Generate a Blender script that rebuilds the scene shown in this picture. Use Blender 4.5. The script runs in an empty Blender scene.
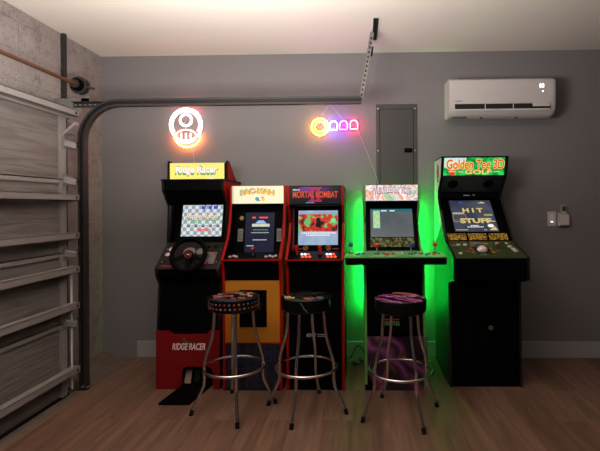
import bpy, math, random
from mathutils import Vector, Matrix
random.seed(7)
S = bpy.context.scene
COL = S.collection
PI = math.pi

# ------------------------------------------------------------------ camera
cd = bpy.data.cameras.new('camera')
cam = bpy.data.objects.new('camera', cd)
COL.objects.link(cam)
cam.location = (0, 0, 1.335)
cam.rotation_euler = (Matrix.Rotation(math.radians(1.4), 4, 'Z') @ Matrix.Rotation(math.radians(90), 4, 'X')
                      @ Matrix.Rotation(math.radians(-0.35), 4, 'Z')).to_euler()
cd.sensor_width = 36
cd.lens = 450 / 600 * 36
cd.shift_x = -0.08
cd.shift_y = -0.0325
cd.clip_start = 0.02
S.camera = cam

# ------------------------------------------------------------------ world, lamps, exposure
w = bpy.data.worlds.new('world'); S.world = w; w.use_nodes = True
w.node_tree.nodes['Background'].inputs[0].default_value = (1.0, 0.93, 0.90, 1)
w.node_tree.nodes['Background'].inputs[1].default_value = 0.05


def lamp(name, kind, loc, power, col, size=0.2, rot=None, size_y=None):
    d = bpy.data.lights.new(name, kind)
    d.energy = power; d.color = col
    if kind == 'AREA':
        d.size = size
        if size_y: d.shape = 'RECTANGLE'; d.size_y = size_y
    else:
        d.shadow_soft_size = size
    o = bpy.data.objects.new(name, d); COL.objects.link(o); o.location = loc
    if rot: o.rotation_euler = rot
    return o


lamp('ceiling_bulb', 'POINT', (-0.8, 1.0, 2.1), 6, (1.0, 0.92, 0.86), 0.2)
lamp('ceiling_bounce_fill', 'AREA', (-0.7, 1.5, 1.62), 108, (1.0, 0.92, 0.86), 0.9, (math.radians(168), 0, 0))  # unseen fill, added to bounce soft light off the ceiling
S.view_settings.view_transform = 'Standard'
S.view_settings.look = 'None'
S.view_settings.gamma = 1
S.view_settings.use_curve_mapping = False
S.view_settings.exposure = 0.0

# ------------------------------------------------------------------ materials
MATS = {}


def mat(name, col, rough=0.5, metal=0.0, emis=None, es=0.0, var=0.12, vscale=14.0, bump=0.0, bscale=60.0,
        spec=None, coat=0.0):
    if name in MATS: return MATS[name]
    m = bpy.data.materials.new(name); m.use_nodes = True
    nt = m.node_tree; N = nt.nodes; L = nt.links
    b = N['Principled BSDF']
    b.inputs['Roughness'].default_value = rough
    b.inputs['Metallic'].default_value = metal
    if spec is not None: b.inputs['Specular IOR Level'].default_value = spec
    if coat: b.inputs['Coat Weight'].default_value = coat
    tc = N.new('ShaderNodeTexCoord')
    no = N.new('ShaderNodeTexNoise'); no.inputs['Scale'].default_value = vscale; no.inputs['Detail'].default_value = 4
    L.new(tc.outputs['Object'], no.inputs['Vector'])
    mx = N.new('ShaderNodeMix'); mx.data_type = 'RGBA'
    a = [c * (1 - var) for c in col]; c2 = [min(1, c * (1 + var)) for c in col]
    mx.inputs[6].default_value = (*a, 1); mx.inputs[7].default_value = (*c2, 1)
    L.new(no.outputs['Fac'], mx.inputs[0]); L.new(mx.outputs[2], b.inputs['Base Color'])
    if bump:
        n2 = N.new('ShaderNodeTexNoise'); n2.inputs['Scale'].default_value = bscale
        L.new(tc.outputs['Object'], n2.inputs['Vector'])
        bp = N.new('ShaderNodeBump'); bp.inputs['Strength'].default_value = bump; bp.inputs['Distance'].default_value = 0.01
        L.new(n2.outputs['Fac'], bp.inputs['Height']); L.new(bp.outputs[0], b.inputs['Normal'])
    if emis is not None:
        b.inputs['Emission Color'].default_value = (*emis, 1)
        b.inputs['Emission Strength'].default_value = es
    MATS[name] = m
    return m


def glow(name, col, es, back=(0.01, 0.01, 0.01)):
    """backlit or self-lit surface"""
    return mat(name, back, 0.3, emis=col, es=es, spec=0.12)


def ramp(N, L, src, stops):
    r = N.new('ShaderNodeValToRGB')
    e = r.color_ramp.elements
    while len(e) < len(stops): e.new(0.5)
    for i, (p, c) in enumerate(stops):
        e[i].position = p; e[i].color = (*c, 1)
    L.new(src, r.inputs[0]); return r


def m_floor():
    m = bpy.data.materials.new('wood_floor'); m.use_nodes = True
    N = m.node_tree.nodes; L = m.node_tree.links; b = N['Principled BSDF']
    tc = N.new('ShaderNodeTexCoord')
    mp = N.new('ShaderNodeMapping'); mp.inputs['Rotation'].default_value = (0, 0, PI / 2); mp.inputs['Location'].default_value = (0.3, 0.05, 0)
    L.new(tc.outputs['Object'], mp.inputs[0])
    br = N.new('ShaderNodeTexBrick')
    br.inputs['Scale'].default_value = 1; br.inputs['Brick Width'].default_value = 1.25; br.inputs['Row Height'].default_value = 0.18
    br.inputs['Mortar Size'].default_value = 0.0012; br.inputs['Mortar Smooth'].default_value = 0.4; br.offset = 0.37
    br.inputs['Color1'].default_value = (0, 0, 0, 1); br.inputs['Color2'].default_value = (1, 1, 1, 1); br.inputs['Mortar'].default_value = (0.5, 0.5, 0.5, 1)
    L.new(mp.outputs[0], br.inputs['Vector'])
    cr = ramp(N, L, br.outputs['Color'], [(0, (0.125, 0.063, 0.041)), (0.5, (0.155, 0.082, 0.054)), (1, (0.195, 0.108, 0.073))])
    m2 = N.new('ShaderNodeMapping'); m2.inputs['Scale'].default_value = (11, 0.7, 1)
    L.new(tc.outputs['Object'], m2.inputs[0])
    # shift the grain from plank to plank
    ad = N.new('ShaderNodeVectorMath'); ad.operation = 'ADD'; L.new(m2.outputs[0], ad.inputs[0]); L.new(br.outputs['Color'], ad.inputs[1])
    no = N.new('ShaderNodeTexNoise'); no.inputs['Scale'].default_value = 2.2; no.inputs['Detail'].default_value = 7; no.inputs['Roughness'].default_value = 0.62
    no.inputs['Distortion'].default_value = 0.5
    L.new(ad.outputs[0], no.inputs['Vector'])
    gr = ramp(N, L, no.outputs['Fac'], [(0.30, (0.55, 0.53, 0.51)), (0.5, (0.95, 0.95, 0.95)), (0.68, (1.3, 1.27, 1.22))])
    mu = N.new('ShaderNodeMix'); mu.data_type = 'RGBA'; mu.blend_type = 'MULTIPLY'; mu.inputs[0].default_value = 1
    L.new(cr.outputs[0], mu.inputs[6]); L.new(gr.outputs[0], mu.inputs[7])
    m3 = N.new('ShaderNodeMix'); m3.data_type = 'RGBA'; L.new(br.outputs['Fac'], m3.inputs[0])
    L.new(mu.outputs[2], m3.inputs[6]); m3.inputs[7].default_value = (0.09, 0.055, 0.04, 1)
    L.new(m3.outputs[2], b.inputs['Base Color'])
    b.inputs['Roughness'].default_value = 0.5
    bp = N.new('ShaderNodeBump'); bp.inputs['Strength'].default_value = 0.12; bp.inputs['Distance'].default_value = 0.004
    L.new(no.outputs['Fac'], bp.inputs['Height']); L.new(bp.outputs[0], b.inputs['Normal'])
    return m


def m_block():
    m = bpy.data.materials.new('painted_block'); m.use_nodes = True
    N = m.node_tree.nodes; L = m.node_tree.links; b = N['Principled BSDF']
    tc = N.new('ShaderNodeTexCoord')
    mp = N.new('ShaderNodeMapping'); mp.inputs['Rotation'].default_value = (0, PI / 2, PI / 2)
    L.new(tc.outputs['Object'], mp.inputs[0])
    sx = N.new('ShaderNodeSeparateXYZ'); L.new(tc.outputs['Object'], sx.inputs[0])
    cb = N.new('ShaderNodeCombineXYZ'); L.new(sx.outputs['Y'], cb.inputs['X']); L.new(sx.outputs['Z'], cb.inputs['Y'])
    n1 = N.new('ShaderNodeTexNoise'); n1.inputs['Scale'].default_value = 9; n1.inputs['Detail'].default_value = 8; n1.inputs['Roughness'].default_value = 0.7
    L.new(tc.outputs['Object'], n1.inputs['Vector'])
    n2 = N.new('ShaderNodeTexNoise'); n2.inputs['Scale'].default_value = 70; n2.inputs['Detail'].default_value = 3
    L.new(tc.outputs['Object'], n2.inputs['Vector'])
    cr = ramp(N, L, n1.outputs['Fac'], [(0.30, (0.17, 0.145, 0.135)), (0.45, (0.27, 0.24, 0.23)), (0.7, (0.32, 0.29, 0.28))])
    sp = ramp(N, L, n2.outputs['Fac'], [(0.33, (0.25, 0.23, 0.22)), (0.41, (1, 1, 1))])
    mu = N.new('ShaderNodeMix'); mu.data_type = 'RGBA'; mu.blend_type = 'MULTIPLY'; mu.inputs[0].default_value = 0.8
    L.new(cr.outputs[0], mu.inputs[6]); L.new(sp.outputs[0], mu.inputs[7])
    br = N.new('ShaderNodeTexBrick'); br.inputs['Scale'].default_value = 1; br.inputs['Brick Width'].default_value = 0.4; br.inputs['Row Height'].default_value = 0.2
    br.inputs['Mortar Size'].default_value = 0.006; br.inputs['Mortar Smooth'].default_value = 1
    L.new(cb.outputs[0], br.inputs['Vector'])
    L.new(mu.outputs[2], b.inputs['Base Color']); b.inputs['Roughness'].default_value = 0.85
    ma = N.new('ShaderNodeMath'); ma.operation = 'MULTIPLY_ADD'; L.new(br.outputs['Fac'], ma.inputs[0]); ma.inputs[1].default_value = -0.5
    L.new(n1.outputs['Fac'], ma.inputs[2])
    bp = N.new('ShaderNodeBump'); bp.inputs['Strength'].default_value = 0.5; bp.inputs['Distance'].default_value = 0.025
    L.new(ma.outputs[0], bp.inputs['Height']); L.new(bp.outputs[0], b.inputs['Normal'])
    return m


def m_door():
    m = bpy.data.materials.new('embossed_steel_door'); m.use_nodes = True
    N = m.node_tree.nodes; L = m.node_tree.links; b = N['Principled BSDF']
    tc = N.new('ShaderNodeTexCoord')
    mp = N.new('ShaderNodeMapping'); mp.inputs['Scale'].default_value = (1, 1.2, 16)
    L.new(tc.outputs['Object'], mp.inputs[0])
    n1 = N.new('ShaderNodeTexNoise'); n1.inputs['Scale'].default_value = 2.2; n1.inputs['Detail'].default_value = 6; n1.inputs['Distortion'].default_value = 0.6
    L.new(mp.outputs[0], n1.inputs['Vector'])
    cr = ramp(N, L, n1.outputs['Fac'], [(0.35, (0.12, 0.11, 0.102)), (0.6, (0.18, 0.167, 0.155))])
    L.new(cr.outputs[0], b.inputs['Base Color']); b.inputs['Roughness'].default_value = 0.6
    bp = N.new('ShaderNodeBump'); bp.inputs['Strength'].default_value = 0.5; bp.inputs['Distance'].default_value = 0.01
    L.new(n1.outputs['Fac'], bp.inputs['Height']); L.new(bp.outputs[0], b.inputs['Normal'])
    return m


def m_swirl(name, stops, scale=6, dist=4, rough=0.25, wave=True):
    m = bpy.data.materials.new(name); m.use_nodes = True
    N = m.node_tree.nodes; L = m.node_tree.links; b = N['Principled BSDF']
    tc = N.new('ShaderNodeTexCoord')
    if wave:
        t = N.new('ShaderNodeTexWave'); t.inputs['Scale'].default_value = scale; t.inputs['Distortion'].default_value = dist
        t.inputs['Detail'].default_value = 2; t.inputs['Detail Scale'].default_value = 1.5
        t.bands_direction = 'DIAGONAL'
    else:
        t = N.new('ShaderNodeTexNoise'); t.inputs['Scale'].default_value = scale; t.inputs['Distortion'].default_value = dist
        t.inputs['Detail'].default_value = 3
    L.new(tc.outputs['Object'], t.inputs['Vector'])
    r = ramp(N, L, t.outputs['Fac'] if 'Fac' in t.outputs else t.outputs[1], stops)
    L.new(r.outputs[0], b.inputs['Base Color']); b.inputs['Roughness'].default_value = rough
    MATS[name] = m
    return m


def m_noise_glow(name, stops, scale, es, dist=0.0):
    m = bpy.data.materials.new(name); m.use_nodes = True
    N = m.node_tree.nodes; L = m.node_tree.links; b = N['Principled BSDF']
    tc = N.new('ShaderNodeTexCoord'); t = N.new('ShaderNodeTexNoise'); t.inputs['Scale'].default_value = scale
    t.inputs['Detail'].default_value = 2; t.inputs['Distortion'].default_value = dist
    L.new(tc.outputs['Object'], t.inputs['Vector'])
    r = ramp(N, L, t.outputs['Fac'], stops)
    b.inputs['Base Color'].default_value = (0.01, 0.01, 0.01, 1); b.inputs['Roughness'].default_value = 0.3; b.inputs['Specular IOR Level'].default_value = 0.12
    L.new(r.outputs[0], b.inputs['Emission Color']); b.inputs['Emission Strength'].default_value = es
    return m


FLOOR = m_floor(); BLOCK = m_block(); DOOR = m_door()
WALLP = mat('grey_wall_paint', (0.20, 0.188, 0.197), 0.7, var=0.05, vscale=2.5, bump=0.05, bscale=300)
CEILP = mat('ceiling_paint', (0.80, 0.75, 0.68), 0.9, var=0.04, vscale=1.2, bump=0.08, bscale=200)
BASEP = mat('grey_baseboard_paint', (0.36, 0.35, 0.36), 0.5, var=0.05)
CONC = mat('rough_concrete', (0.13, 0.095, 0.075), 0.95, var=0.4, vscale=12, bump=0.6, bscale=30)
SEALM = mat('rubber_black', (0.005, 0.005, 0.0055), 0.7, spec=.2)
GALV = mat('galvanized_steel', (0.2, 0.19, 0.185), 0.5, 0.2, var=0.15)
STRUTM = mat('painted_strut', (0.25, 0.23, 0.22), 0.5, var=0.12)
TRACKM = mat('dark_track_steel', (0.022, 0.018, 0.019), 0.6, 0.0, var=0.2)
DKSTEEL = mat('dark_bracket_steel', (0.028, 0.025, 0.022), 0.55, 0.2, var=0.2)
RUST = mat('rusty_steel', (0.11, 0.045, 0.022), 0.6, 0.2, var=0.35, vscale=40)
HOLE = mat('dark_hole', (0.012, 0.011, 0.011), 0.9)
WHITEP = mat('white_plastic', (0.60, 0.56, 0.56), 0.35, var=0.03)
WHITEB = mat('bright_white_plastic', (0.75, 0.72, 0.72), 0.4, var=0.03)
PANELG = mat('grey_panel_paint', (0.052, 0.049, 0.050), 0.5, var=0.06)
BLACK = mat('black_laminate', (0.0012, 0.0012, 0.0014), 0.35, var=0.2, spec=0.08)
BLACKM = mat('black_matte', (0.0012, 0.0012, 0.0012), 0.6, spec=0.05)
BLACKG = mat('black_gloss', (0.008, 0.008, 0.009), 0.12)
REDT = mat('red_edge_trim', (0.33, 0.005, 0.003), 0.45, spec=0.1)
REDP = mat('red_art_panel', (0.17, 0.005, 0.007), 0.5, var=0.1, spec=0.15)
CHROME = mat('chrome', (0.62, 0.57, 0.58), 0.1, 1.0, var=0.03)
SILV = mat('silver_metal', (0.6, 0.6, 0.6), 0.3, 0.9, var=0.03)
REDB = mat('red_plastic', (0.6, 0.02, 0.015), 0.25)
BLUEB = mat('blue_plastic', (0.02, 0.05, 0.35), 0.25)
PINKB = mat('white_button_plastic', (0.62, 0.50, 0.50), 0.3)


# ------------------------------------------------------------------ geometry helpers
class Fr:
    """flat working frame: u along world X, v up the face, n out of the face"""
    def __init__(s, o, U=(0, 0, 1), X=(1, 0, 0)):
        s.o = Vector(o); s.U = Vector(U).normalized(); s.X = Vector(X).normalized(); s.N = s.X.cross(s.U)

    def p(s, u, v, n=0.0):
        return s.o + s.X * u + s.U * v + s.N * n


def ab(x, A, B):
    """frame from profile points A -> B (y, z) at world x"""
    return Fr((x, A[0], A[1]), (0, B[0] - A[0], B[1] - A[1]))


def dist(A, B): return math.hypot(B[0] - A[0], B[1] - A[1])


class MB:
    def __init__(s): s.v = []; s.f = []; s.mi = []; s.mats = []

    def m(s, mt):
        if mt not in s.mats: s.mats.append(mt)
        return s.mats.index(mt)

    def add(s, vs, fs, mt):
        k = len(s.v); i = s.m(mt)
        s.v += [Vector(v) for v in vs]; s.f += [[a + k for a in f] for f in fs]; s.mi += [i] * len(fs)
        return s

    def hexa(s, c, mt):
        return s.add(c, [(0, 3, 2, 1), (4, 5, 6, 7), (0, 1, 5, 4), (1, 2, 6, 5), (2, 3, 7, 6), (3, 0, 4, 7)], mt)

    def box(s, x0, x1, y0, y1, z0, z1, mt):
        return s.hexa([(x0, y0, z0), (x1, y0, z0), (x1, y1, z0), (x0, y1, z0), (x0, y0, z1), (x1, y0, z1), (x1, y1, z1), (x0, y1, z1)], mt)

    def fbox(s, fr, u0, u1, v0, v1, n0, n1, mt):
        return s.hexa([fr.p(*a) for a in ((u0, v0, n0), (u1, v0, n0), (u1, v1, n0), (u0, v1, n0), (u0, v0, n1), (u1, v0, n1), (u1, v1, n1), (u0, v1, n1))], mt)

    def fpoly(s, fr, pts, n0, n1, mt):
        k = len(pts)
        vs = [fr.p(a, b, n0) for a, b in pts] + [fr.p(a, b, n1) for a, b in pts]
        fs = [list(range(k))[::-1], list(range(k, 2 * k))] + [(i, (i + 1) % k, k + (i + 1) % k, k + i) for i in range(k)]
        return s.add(vs, fs, mt)

    def prism(s, pts, x0, x1, mt):
        k = len(pts)
        vs = [(x0, a, b) for a, b in pts] + [(x1, a, b) for a, b in pts]
        fs = [list(range(k)), list(range(k, 2 * k))[::-1]] + [(i, k + i, k + (i + 1) % k, (i + 1) % k) for i in range(k)]
        return s.add(vs, fs, mt)

    def disc(s, fr, u, v, r, n0, n1, mt, k=20, r1=None, ry=None):
        r1 = r if r1 is None else r1; q = 1 if ry is None else ry / r
        vs = []
        for n, R in ((n0, r), (n1, r1)):
            vs += [fr.p(u + R * math.cos(2 * PI * i / k), v + q * R * math.sin(2 * PI * i / k), n) for i in range(k)]
        fs = [list(range(k))[::-1], list(range(k, 2 * k))] + [(i, (i + 1) % k, k + (i + 1) % k, k + i) for i in range(k)]
        return s.add(vs, fs, mt)

    def tube(s, pts, r, mt, k=10, closed=False, caps=True):
        pts = [Vector(p) for p in pts]; n = len(pts); rs = r if isinstance(r, (list, tuple)) else [r] * n
        vs = []; prev = None
        for i, p in enumerate(pts):
            if closed: t = pts[(i + 1) % n] - pts[i - 1]
            else: t = pts[min(i + 1, n - 1)] - pts[max(i - 1, 0)]
            t.normalize()
            if prev is None:
                a = Vector((0, 0, 1)) if abs(t.z) < 0.9 else Vector((1, 0, 0))
            else: a = prev
            nrm = (a - t * a.dot(t)).normalized(); prev = nrm; bn = t.cross(nrm)
            vs += [p + rs[i] * (math.cos(2 * PI * j / k) * nrm + math.sin(2 * PI * j / k) * bn) for j in range(k)]
        fs = []
        for i in range(n if closed else n - 1):
            A = i * k; B = ((i + 1) % n) * k
            fs += [(A + j, A + (j + 1) % k, B + (j + 1) % k, B + j) for j in range(k)]
        if caps and not closed: fs += [list(range(k))[::-1], list(range((n - 1) * k, n * k))]
        return s.add(vs, fs, mt)

    def lathe(s, c, prof, mt, k=40):
        """prof = (r, z) points, spun about the vertical through c"""
        vs = []
        for r, z in prof: vs += [(c[0] + r * math.cos(2 * PI * j / k), c[1] + r * math.sin(2 * PI * j / k), c[2] + z) for j in range(k)]
        fs = []
        for i in range(len(prof) - 1):
            fs += [(i * k + j, i * k + (j + 1) % k, (i + 1) * k + (j + 1) % k, (i + 1) * k + j) for j in range(k)]
        fs += [list(range(k))[::-1], list(range((len(prof) - 1) * k, len(prof) * k))]
        return s.add(vs, fs, mt)

    def ball(s, c, r, mt, k=12):
        c = Vector(c); vs = []; rings = k // 2
        for i in range(1, rings):
            a = PI * i / rings
            vs += [c + Vector((r * math.sin(a) * math.cos(2 * PI * j / k), r * math.sin(a) * math.sin(2 * PI * j / k), r * math.cos(a))) for j in range(k)]
        vs += [c + Vector((0, 0, r)), c - Vector((0, 0, r))]
        T = (rings - 1) * k; fs = []
        for i in range(rings - 2): fs += [(i * k + j, (i + 1) * k + j, (i + 1) * k + (j + 1) % k, i * k + (j + 1) % k) for j in range(k)]
        fs += [(T, j, (j + 1) % k) for j in range(k)] + [(T + 1, (rings - 2) * k + (j + 1) % k, (rings - 2) * k + j) for j in range(k)]
        return s.add(vs, fs, mt)

    def text(s, fr, txt, u, v, w_, h_, n, mt, ext=0.0006, bold=0.0, shear=0.0, arch=0.0):
        """lettering centred on (u, v), fitted to w_ x h_"""
        c = bpy.data.curves.new('t', 'FONT'); c.body = txt; c.extrude = 0; c.offset = bold; c.shear = shear
        c.resolution_u = 3; c.align_x = 'CENTER'
        o = bpy.data.objects.new('t', c); COL.objects.link(o)
        dg = bpy.context.evaluated_depsgraph_get(); me = bpy.data.meshes.new_from_object(o.evaluated_get(dg))
        P = [x.co.copy() for x in me.vertices]; F = [list(p.vertices) for p in me.polygons]
        bpy.data.objects.remove(o); bpy.data.curves.remove(c); bpy.data.meshes.remove(me)
        if not P: return s
        x0 = min(p.x for p in P); x1 = max(p.x for p in P); y0 = min(p.y for p in P); y1 = max(p.y for p in P)
        vs = []
        for p in P:
            a = ((p.x - x0) / (x1 - x0) - .5) * w_; b = ((p.y - y0) / (y1 - y0) - .5) * h_
            b += arch * (1 - (2 * a / w_) ** 2)
            vs.append(fr.p(u + a, v + b, n + ext))
        return s.add(vs, F, mt)

    def build(s, name, parent=None, smooth=False, bevel=0.0, seg=2):
        me = bpy.data.meshes.new(name)
        off = Vector(parent['_o']) if parent is not None and '_o' in parent.keys() else Vector((0, 0, 0))
        me.from_pydata([tuple(v - off) for v in s.v], [], s.f)
        for m_ in s.mats: me.materials.append(m_)
        me.polygons.foreach_set('material_index', s.mi)
        if smooth: me.polygons.foreach_set('use_smooth', [True] * len(me.polygons))
        me.update()
        o = bpy.data.objects.new(name, me); COL.objects.link(o)
        if parent is not None: o.parent = parent
        if '_o' in (parent.keys() if parent is not None else []): o['_o'] = list(off)
        if smooth:
            try: me.shade_auto_smooth
            except Exception: pass
            for e in me.edges: pass
            me.set_sharp_from_angle(angle=math.radians(40))
        if bevel:
            b = o.modifiers.new('b', 'BEVEL'); b.width = bevel; b.segments = seg; b.limit_method = 'ANGLE'
        return o


def tag(o, label, cat, group=None):
    o['label'] = label; o['category'] = cat
    if group: o['group'] = group
    return o


def thing(name, loc, label, cat, group=None):
    o = bpy.data.objects.new(name, None); COL.objects.link(o); o.location = loc; o.empty_display_size = 0.1
    o['_o'] = list(loc)
    return tag(o, label, cat, group)


def structure(o): o['kind'] = 'structure'; return o


# ------------------------------------------------------------------ room
CZ = 2.685; WY = 3.975; LX = -2.30
structure(MB().box(-1.99, 4.2, -2.5, WY, -0.12, 0, FLOOR).build('floor'))
structure(MB().box(-2.5, -1.99, -2.5, WY, -0.14, -0.025, CONC).build('trim_1'))
structure(MB().box(-2.5, 4.3, -2.5, WY + .1, CZ, CZ + .1, CEILP).build('ceiling'))
structure(MB().box(-2.5, 4.3, WY, WY + .1, -0.14, CZ, WALLP).build('wall_back'))
structure(MB().box(LX - .12, LX, -2.5, WY, -0.14, CZ, BLOCK).build('wall_left'))
structure(MB().box(4.2, 4.3, -2.5, WY, -0.12, CZ, WALLP).build('wall_right'))
b = MB().box(-1.985, 4.2, WY - .016, WY, 0, .143, BASEP)
structure(b.build('baseboard_back', bevel=.004))
b = MB(); b.box(LX, LX + .03, 3.425, 3.455, -0.02, CZ, DKSTEEL)
structure(b.build('trim_2'))
# broken concrete kerb rising towards the corner
b = MB(); b.hexa([(-2.295, 3.30, -.02), (-2.06, 3.30, -.02), (-2.0, 3.97, -.02), (-2.295, 3.97, -.02),
                  (-2.295, 3.30, .05), (-2.20, 3.30, .0), (-2.10, 3.97, .005), (-2.295, 3.97, .05)], CONC)
structure(b.build('trim_3'))

# ------------------------------------------------------------------ garage door on the left wall
SX = -2.05
gd = thing('garage_door', (-2.12, 1.7, -0.02), 'grey sectional steel garage door with horizontal struts on the left wall', 'garage door')
zs = [-.015, .508, 1.01, 1.535, 2.07]
for a, c in zip(zs, zs[1:]):
    b = MB(); b.box(-2.165, -2.125, -1.2, 3.22, a + .004, c - .004, DOOR)
    b.box(-2.125, -2.112, -1.2, 3.19, c - .03, c - .004, STRUTM)   # lip of the section
    pn = b.build('door_section', gd, bevel=.003)
    MB().box(-2.124, -2.105, 3.13, 3.19, a + .006, c - .006, STRUTM).build('end_stile', pn)
MB().box(-2.17, -2.115, -1.2, 3.22, -.03, -.006, SEALM).build('bottom_seal', gd)
for z in (2.03, 1.417, 1.14, .893, .628, .163):
    b = MB()
    b.box(-2.105, SX, -1.2, 3.25, z + .012, z + .016, STRUTM)
    b.box(SX - .004, SX, -1.2, 3.25, z - .03, z + .016, STRUTM)
    b.box(-2.105, SX, -1.2, 3.25, z - .03, z - .026, STRUTM)
    b.box(-2.124, -2.101, -1.2, 3.25, z - .045, z - .026, STRUTM)
    st = b.build('strut', gd)
    MB().disc(Fr((SX, 3.22, z - .008), (0, 0, 1), (0, 1, 0)), 0, 0, .010, 0, .002, HOLE, 10).build('bolt_hole', st)
for z in (1.535, 1.01, .508, 1.80):
    b = MB()
    b.box(-2.105, -2.098, 3.14, 3.19, z - .045, z + .045, GALV)
    b.tube([(-2.095, 3.165, z + .01), (-2.075, 3.215, z + .0), (-2.07, 3.27, z)], .006, GALV, 8)
    b.hexa([(-2.105, 3.15, z - .02), (-2.05, 3.21, z - .035), (-2.05, 3.22, z - .025), (-2.105, 3.16, z - .01),
            (-2.105, 3.15, z + .02), (-2.05, 3.21, z - .005), (-2.05, 3.22, z + .005), (-2.105, 3.16, z + .03)], GALV)
    hg = b.build('hinge', gd)
    MB().disc(Fr((-2.07, 3.275, z), (0, 0, 1), (0, 1, 0)), 0, 0, .022, -.008, .008, DKSTEEL, 16).build('roller', hg)
b = MB(); b.box(-2.105, -2.03, 3.14, 3.20, 1.86, 1.865, GALV)
b.hexa([(-2.105, 3.14, 1.84), (-2.02, 3.16, 1.93), (-2.02, 3.20, 1.93), (-2.105, 3.19, 1.84),
        (-2.105, 3.14, 1.86), (-2.02, 3.16, 1.95), (-2.02, 3.20, 1.95), (-2.105, 3.19, 1.86)], STRUTM)
b.build('top_bracket', gd)
b = MB(); b.box(-2.09, -2.082, 3.205, 3.217, 0.02, .87, WHITEB)
b.build('daylight_gap_strip', gd)  # white strip standing in for daylight through the gap beside the door

# track: one C channel running up, round the bend and out across the room
TY = 3.30
tr = thing('door_track', (-2.05, TY, 0), 'dark steel garage door track curving up and running out across the room', 'door track')
path = [(-2.052, 0.0), (-2.052, 0.6), (-2.052, 1.2), (-2.052, 1.83)]
for i in range(1, 13):
    a = PI / 2 * i / 12
    path.append((-2.052 + .28 * (1 - math.cos(a)), 1.83 + .28 * math.sin(a)))
path.append((-.9, 2.111)); path.append((0.02, 2.111))


def ribbon(mb, pth, o0, o1, y0, y1, mt):
    """strip following the path in XZ between normal offsets o0..o1 and depths y0..y1"""
    vs = []; n = len(pth)
    for i, p in enumerate(pth):
        a = Vector(pth[max(i - 1, 0)]); c = Vector(pth[min(i + 1, n - 1)]); t = (c - a).normalized(); nn = Vector((-t.y, t.x))
        for o_, y in ((o0, y0), (o1, y0), (o1, y1), (o0, y1)):
            vs.append((p[0] + nn.x * o_, y, p[1] + nn.y * o_))
    fs = []
    for i in range(n - 1):
        A = i * 4; B = A + 4
        fs += [(A + j, A + (j + 1) % 4, B + (j + 1) % 4, B + j) for j in range(4)]
    fs += [(3, 2, 1, 0), (n * 4 - 4, n * 4 - 3, n * 4 - 2, n * 4 - 1)]
    return mb.add(vs, fs, mt)


b = MB()
ribbon(b, path, -.025, .025, TY + .02, TY + .023, TRACKM)
ribbon(b, path, .022, .027, TY - .022, TY + .023, TRACKM)
ribbon(b, path, -.027, -.022, TY - .022, TY + .023, TRACKM)
ribbon(b, path, .012, .022, TY - .022, TY - .018, TRACKM)
ribbon(b, path, -.022, -.012, TY - .022, TY - .018, TRACKM)
b.build('channel', tr)
for x in (-1.62, -1.55, -1.48, -.6, 0.0):
    MB().disc(Fr((x, TY + .02, 2.111)), 0, 0, .007, 0, .004, DKSTEEL, 10).build('bolt', tr)
b = MB()
b.box(-2.09, -2.02, TY + .023, TY + .03, 0.0, .12, GALV); b.box(-2.09, -2.02, TY - .02, TY + .03, 0.0, .006, GALV)
b.build('foot_bracket', tr)
b = MB(); b.box(-2.085, -2.078, TY - .01, TY + .045, .25, 1.9, TRACKM); b.build('track_angle', tr)
ab_ = MB()
ab_.box(-2.14, -1.83, TY + .026, TY + .030, 2.085, 2.125, DKSTEEL); ab_.box(-2.14, -1.83, TY + .0, TY + .030, 2.122, 2.126, DKSTEEL)
for i in range(8): ab_.fbox(Fr((-2.12 + i * .037, TY + .025, 2.105)), -.009, .009, -.004, .004, 0, .003, GALV)
ab_.build('punched_angle', tr)
b = MB(); b.box(LX, -2.08, TY + .03, TY + .034, 2.05, 2.13, GALV); b.build('wall_plate', tr)

# torsion bar with cable drum
tb = thing('torsion_bar', (-2.06, 3.25, 2.237), 'rusty torsion bar with black cable drum above the garage door', 'torsion bar')
MB().tube([(-2.06, -1.0, 2.237), (-2.06, 3.34, 2.237)], .0125, RUST, 12).build('shaft', tb, smooth=True)
fr = Fr((-2.06, 3.24, 2.237), (0, 0, 1), (1, 0, 0))
b = MB(); b.disc(fr, 0, 0, .062, -.07, -.06, DKSTEEL, 28); b.disc(fr, 0, 0, .052, -.06, -.03, BLACKM, 28); b.disc(fr, 0, 0, .064, -.03, -.022, DKSTEEL, 28)
b.disc(fr, 0, 0, .045, -.022, .01, BLACKM, 24); b.disc(fr, 0, 0, .03, .01, .03, DKSTEEL, 20)
b.build('cable_drum', tb, smooth=True)
b = MB(); b.disc(fr, 0, 0, .045, -.11, -.10, GALV, 24); b.box(-2.09, -2.03, 3.343, 3.35, 2.12, 2.24, GALV); b.box(LX + .003, -2.03, 3.343, 3.347, 2.13, 2.16, GALV)
b.build('bearing_plate', tb)
b = MB(); b.tube([(-2.0, 3.28, 2.225), (-1.955, 3.29, 2.215)], .010, DKSTEEL, 8); b.tube([(-2.06, 3.28, 2.25), (-2.0, 3.28, 2.225)], .006, DKSTEEL, 8); b.build('set_screw', tb)

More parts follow.
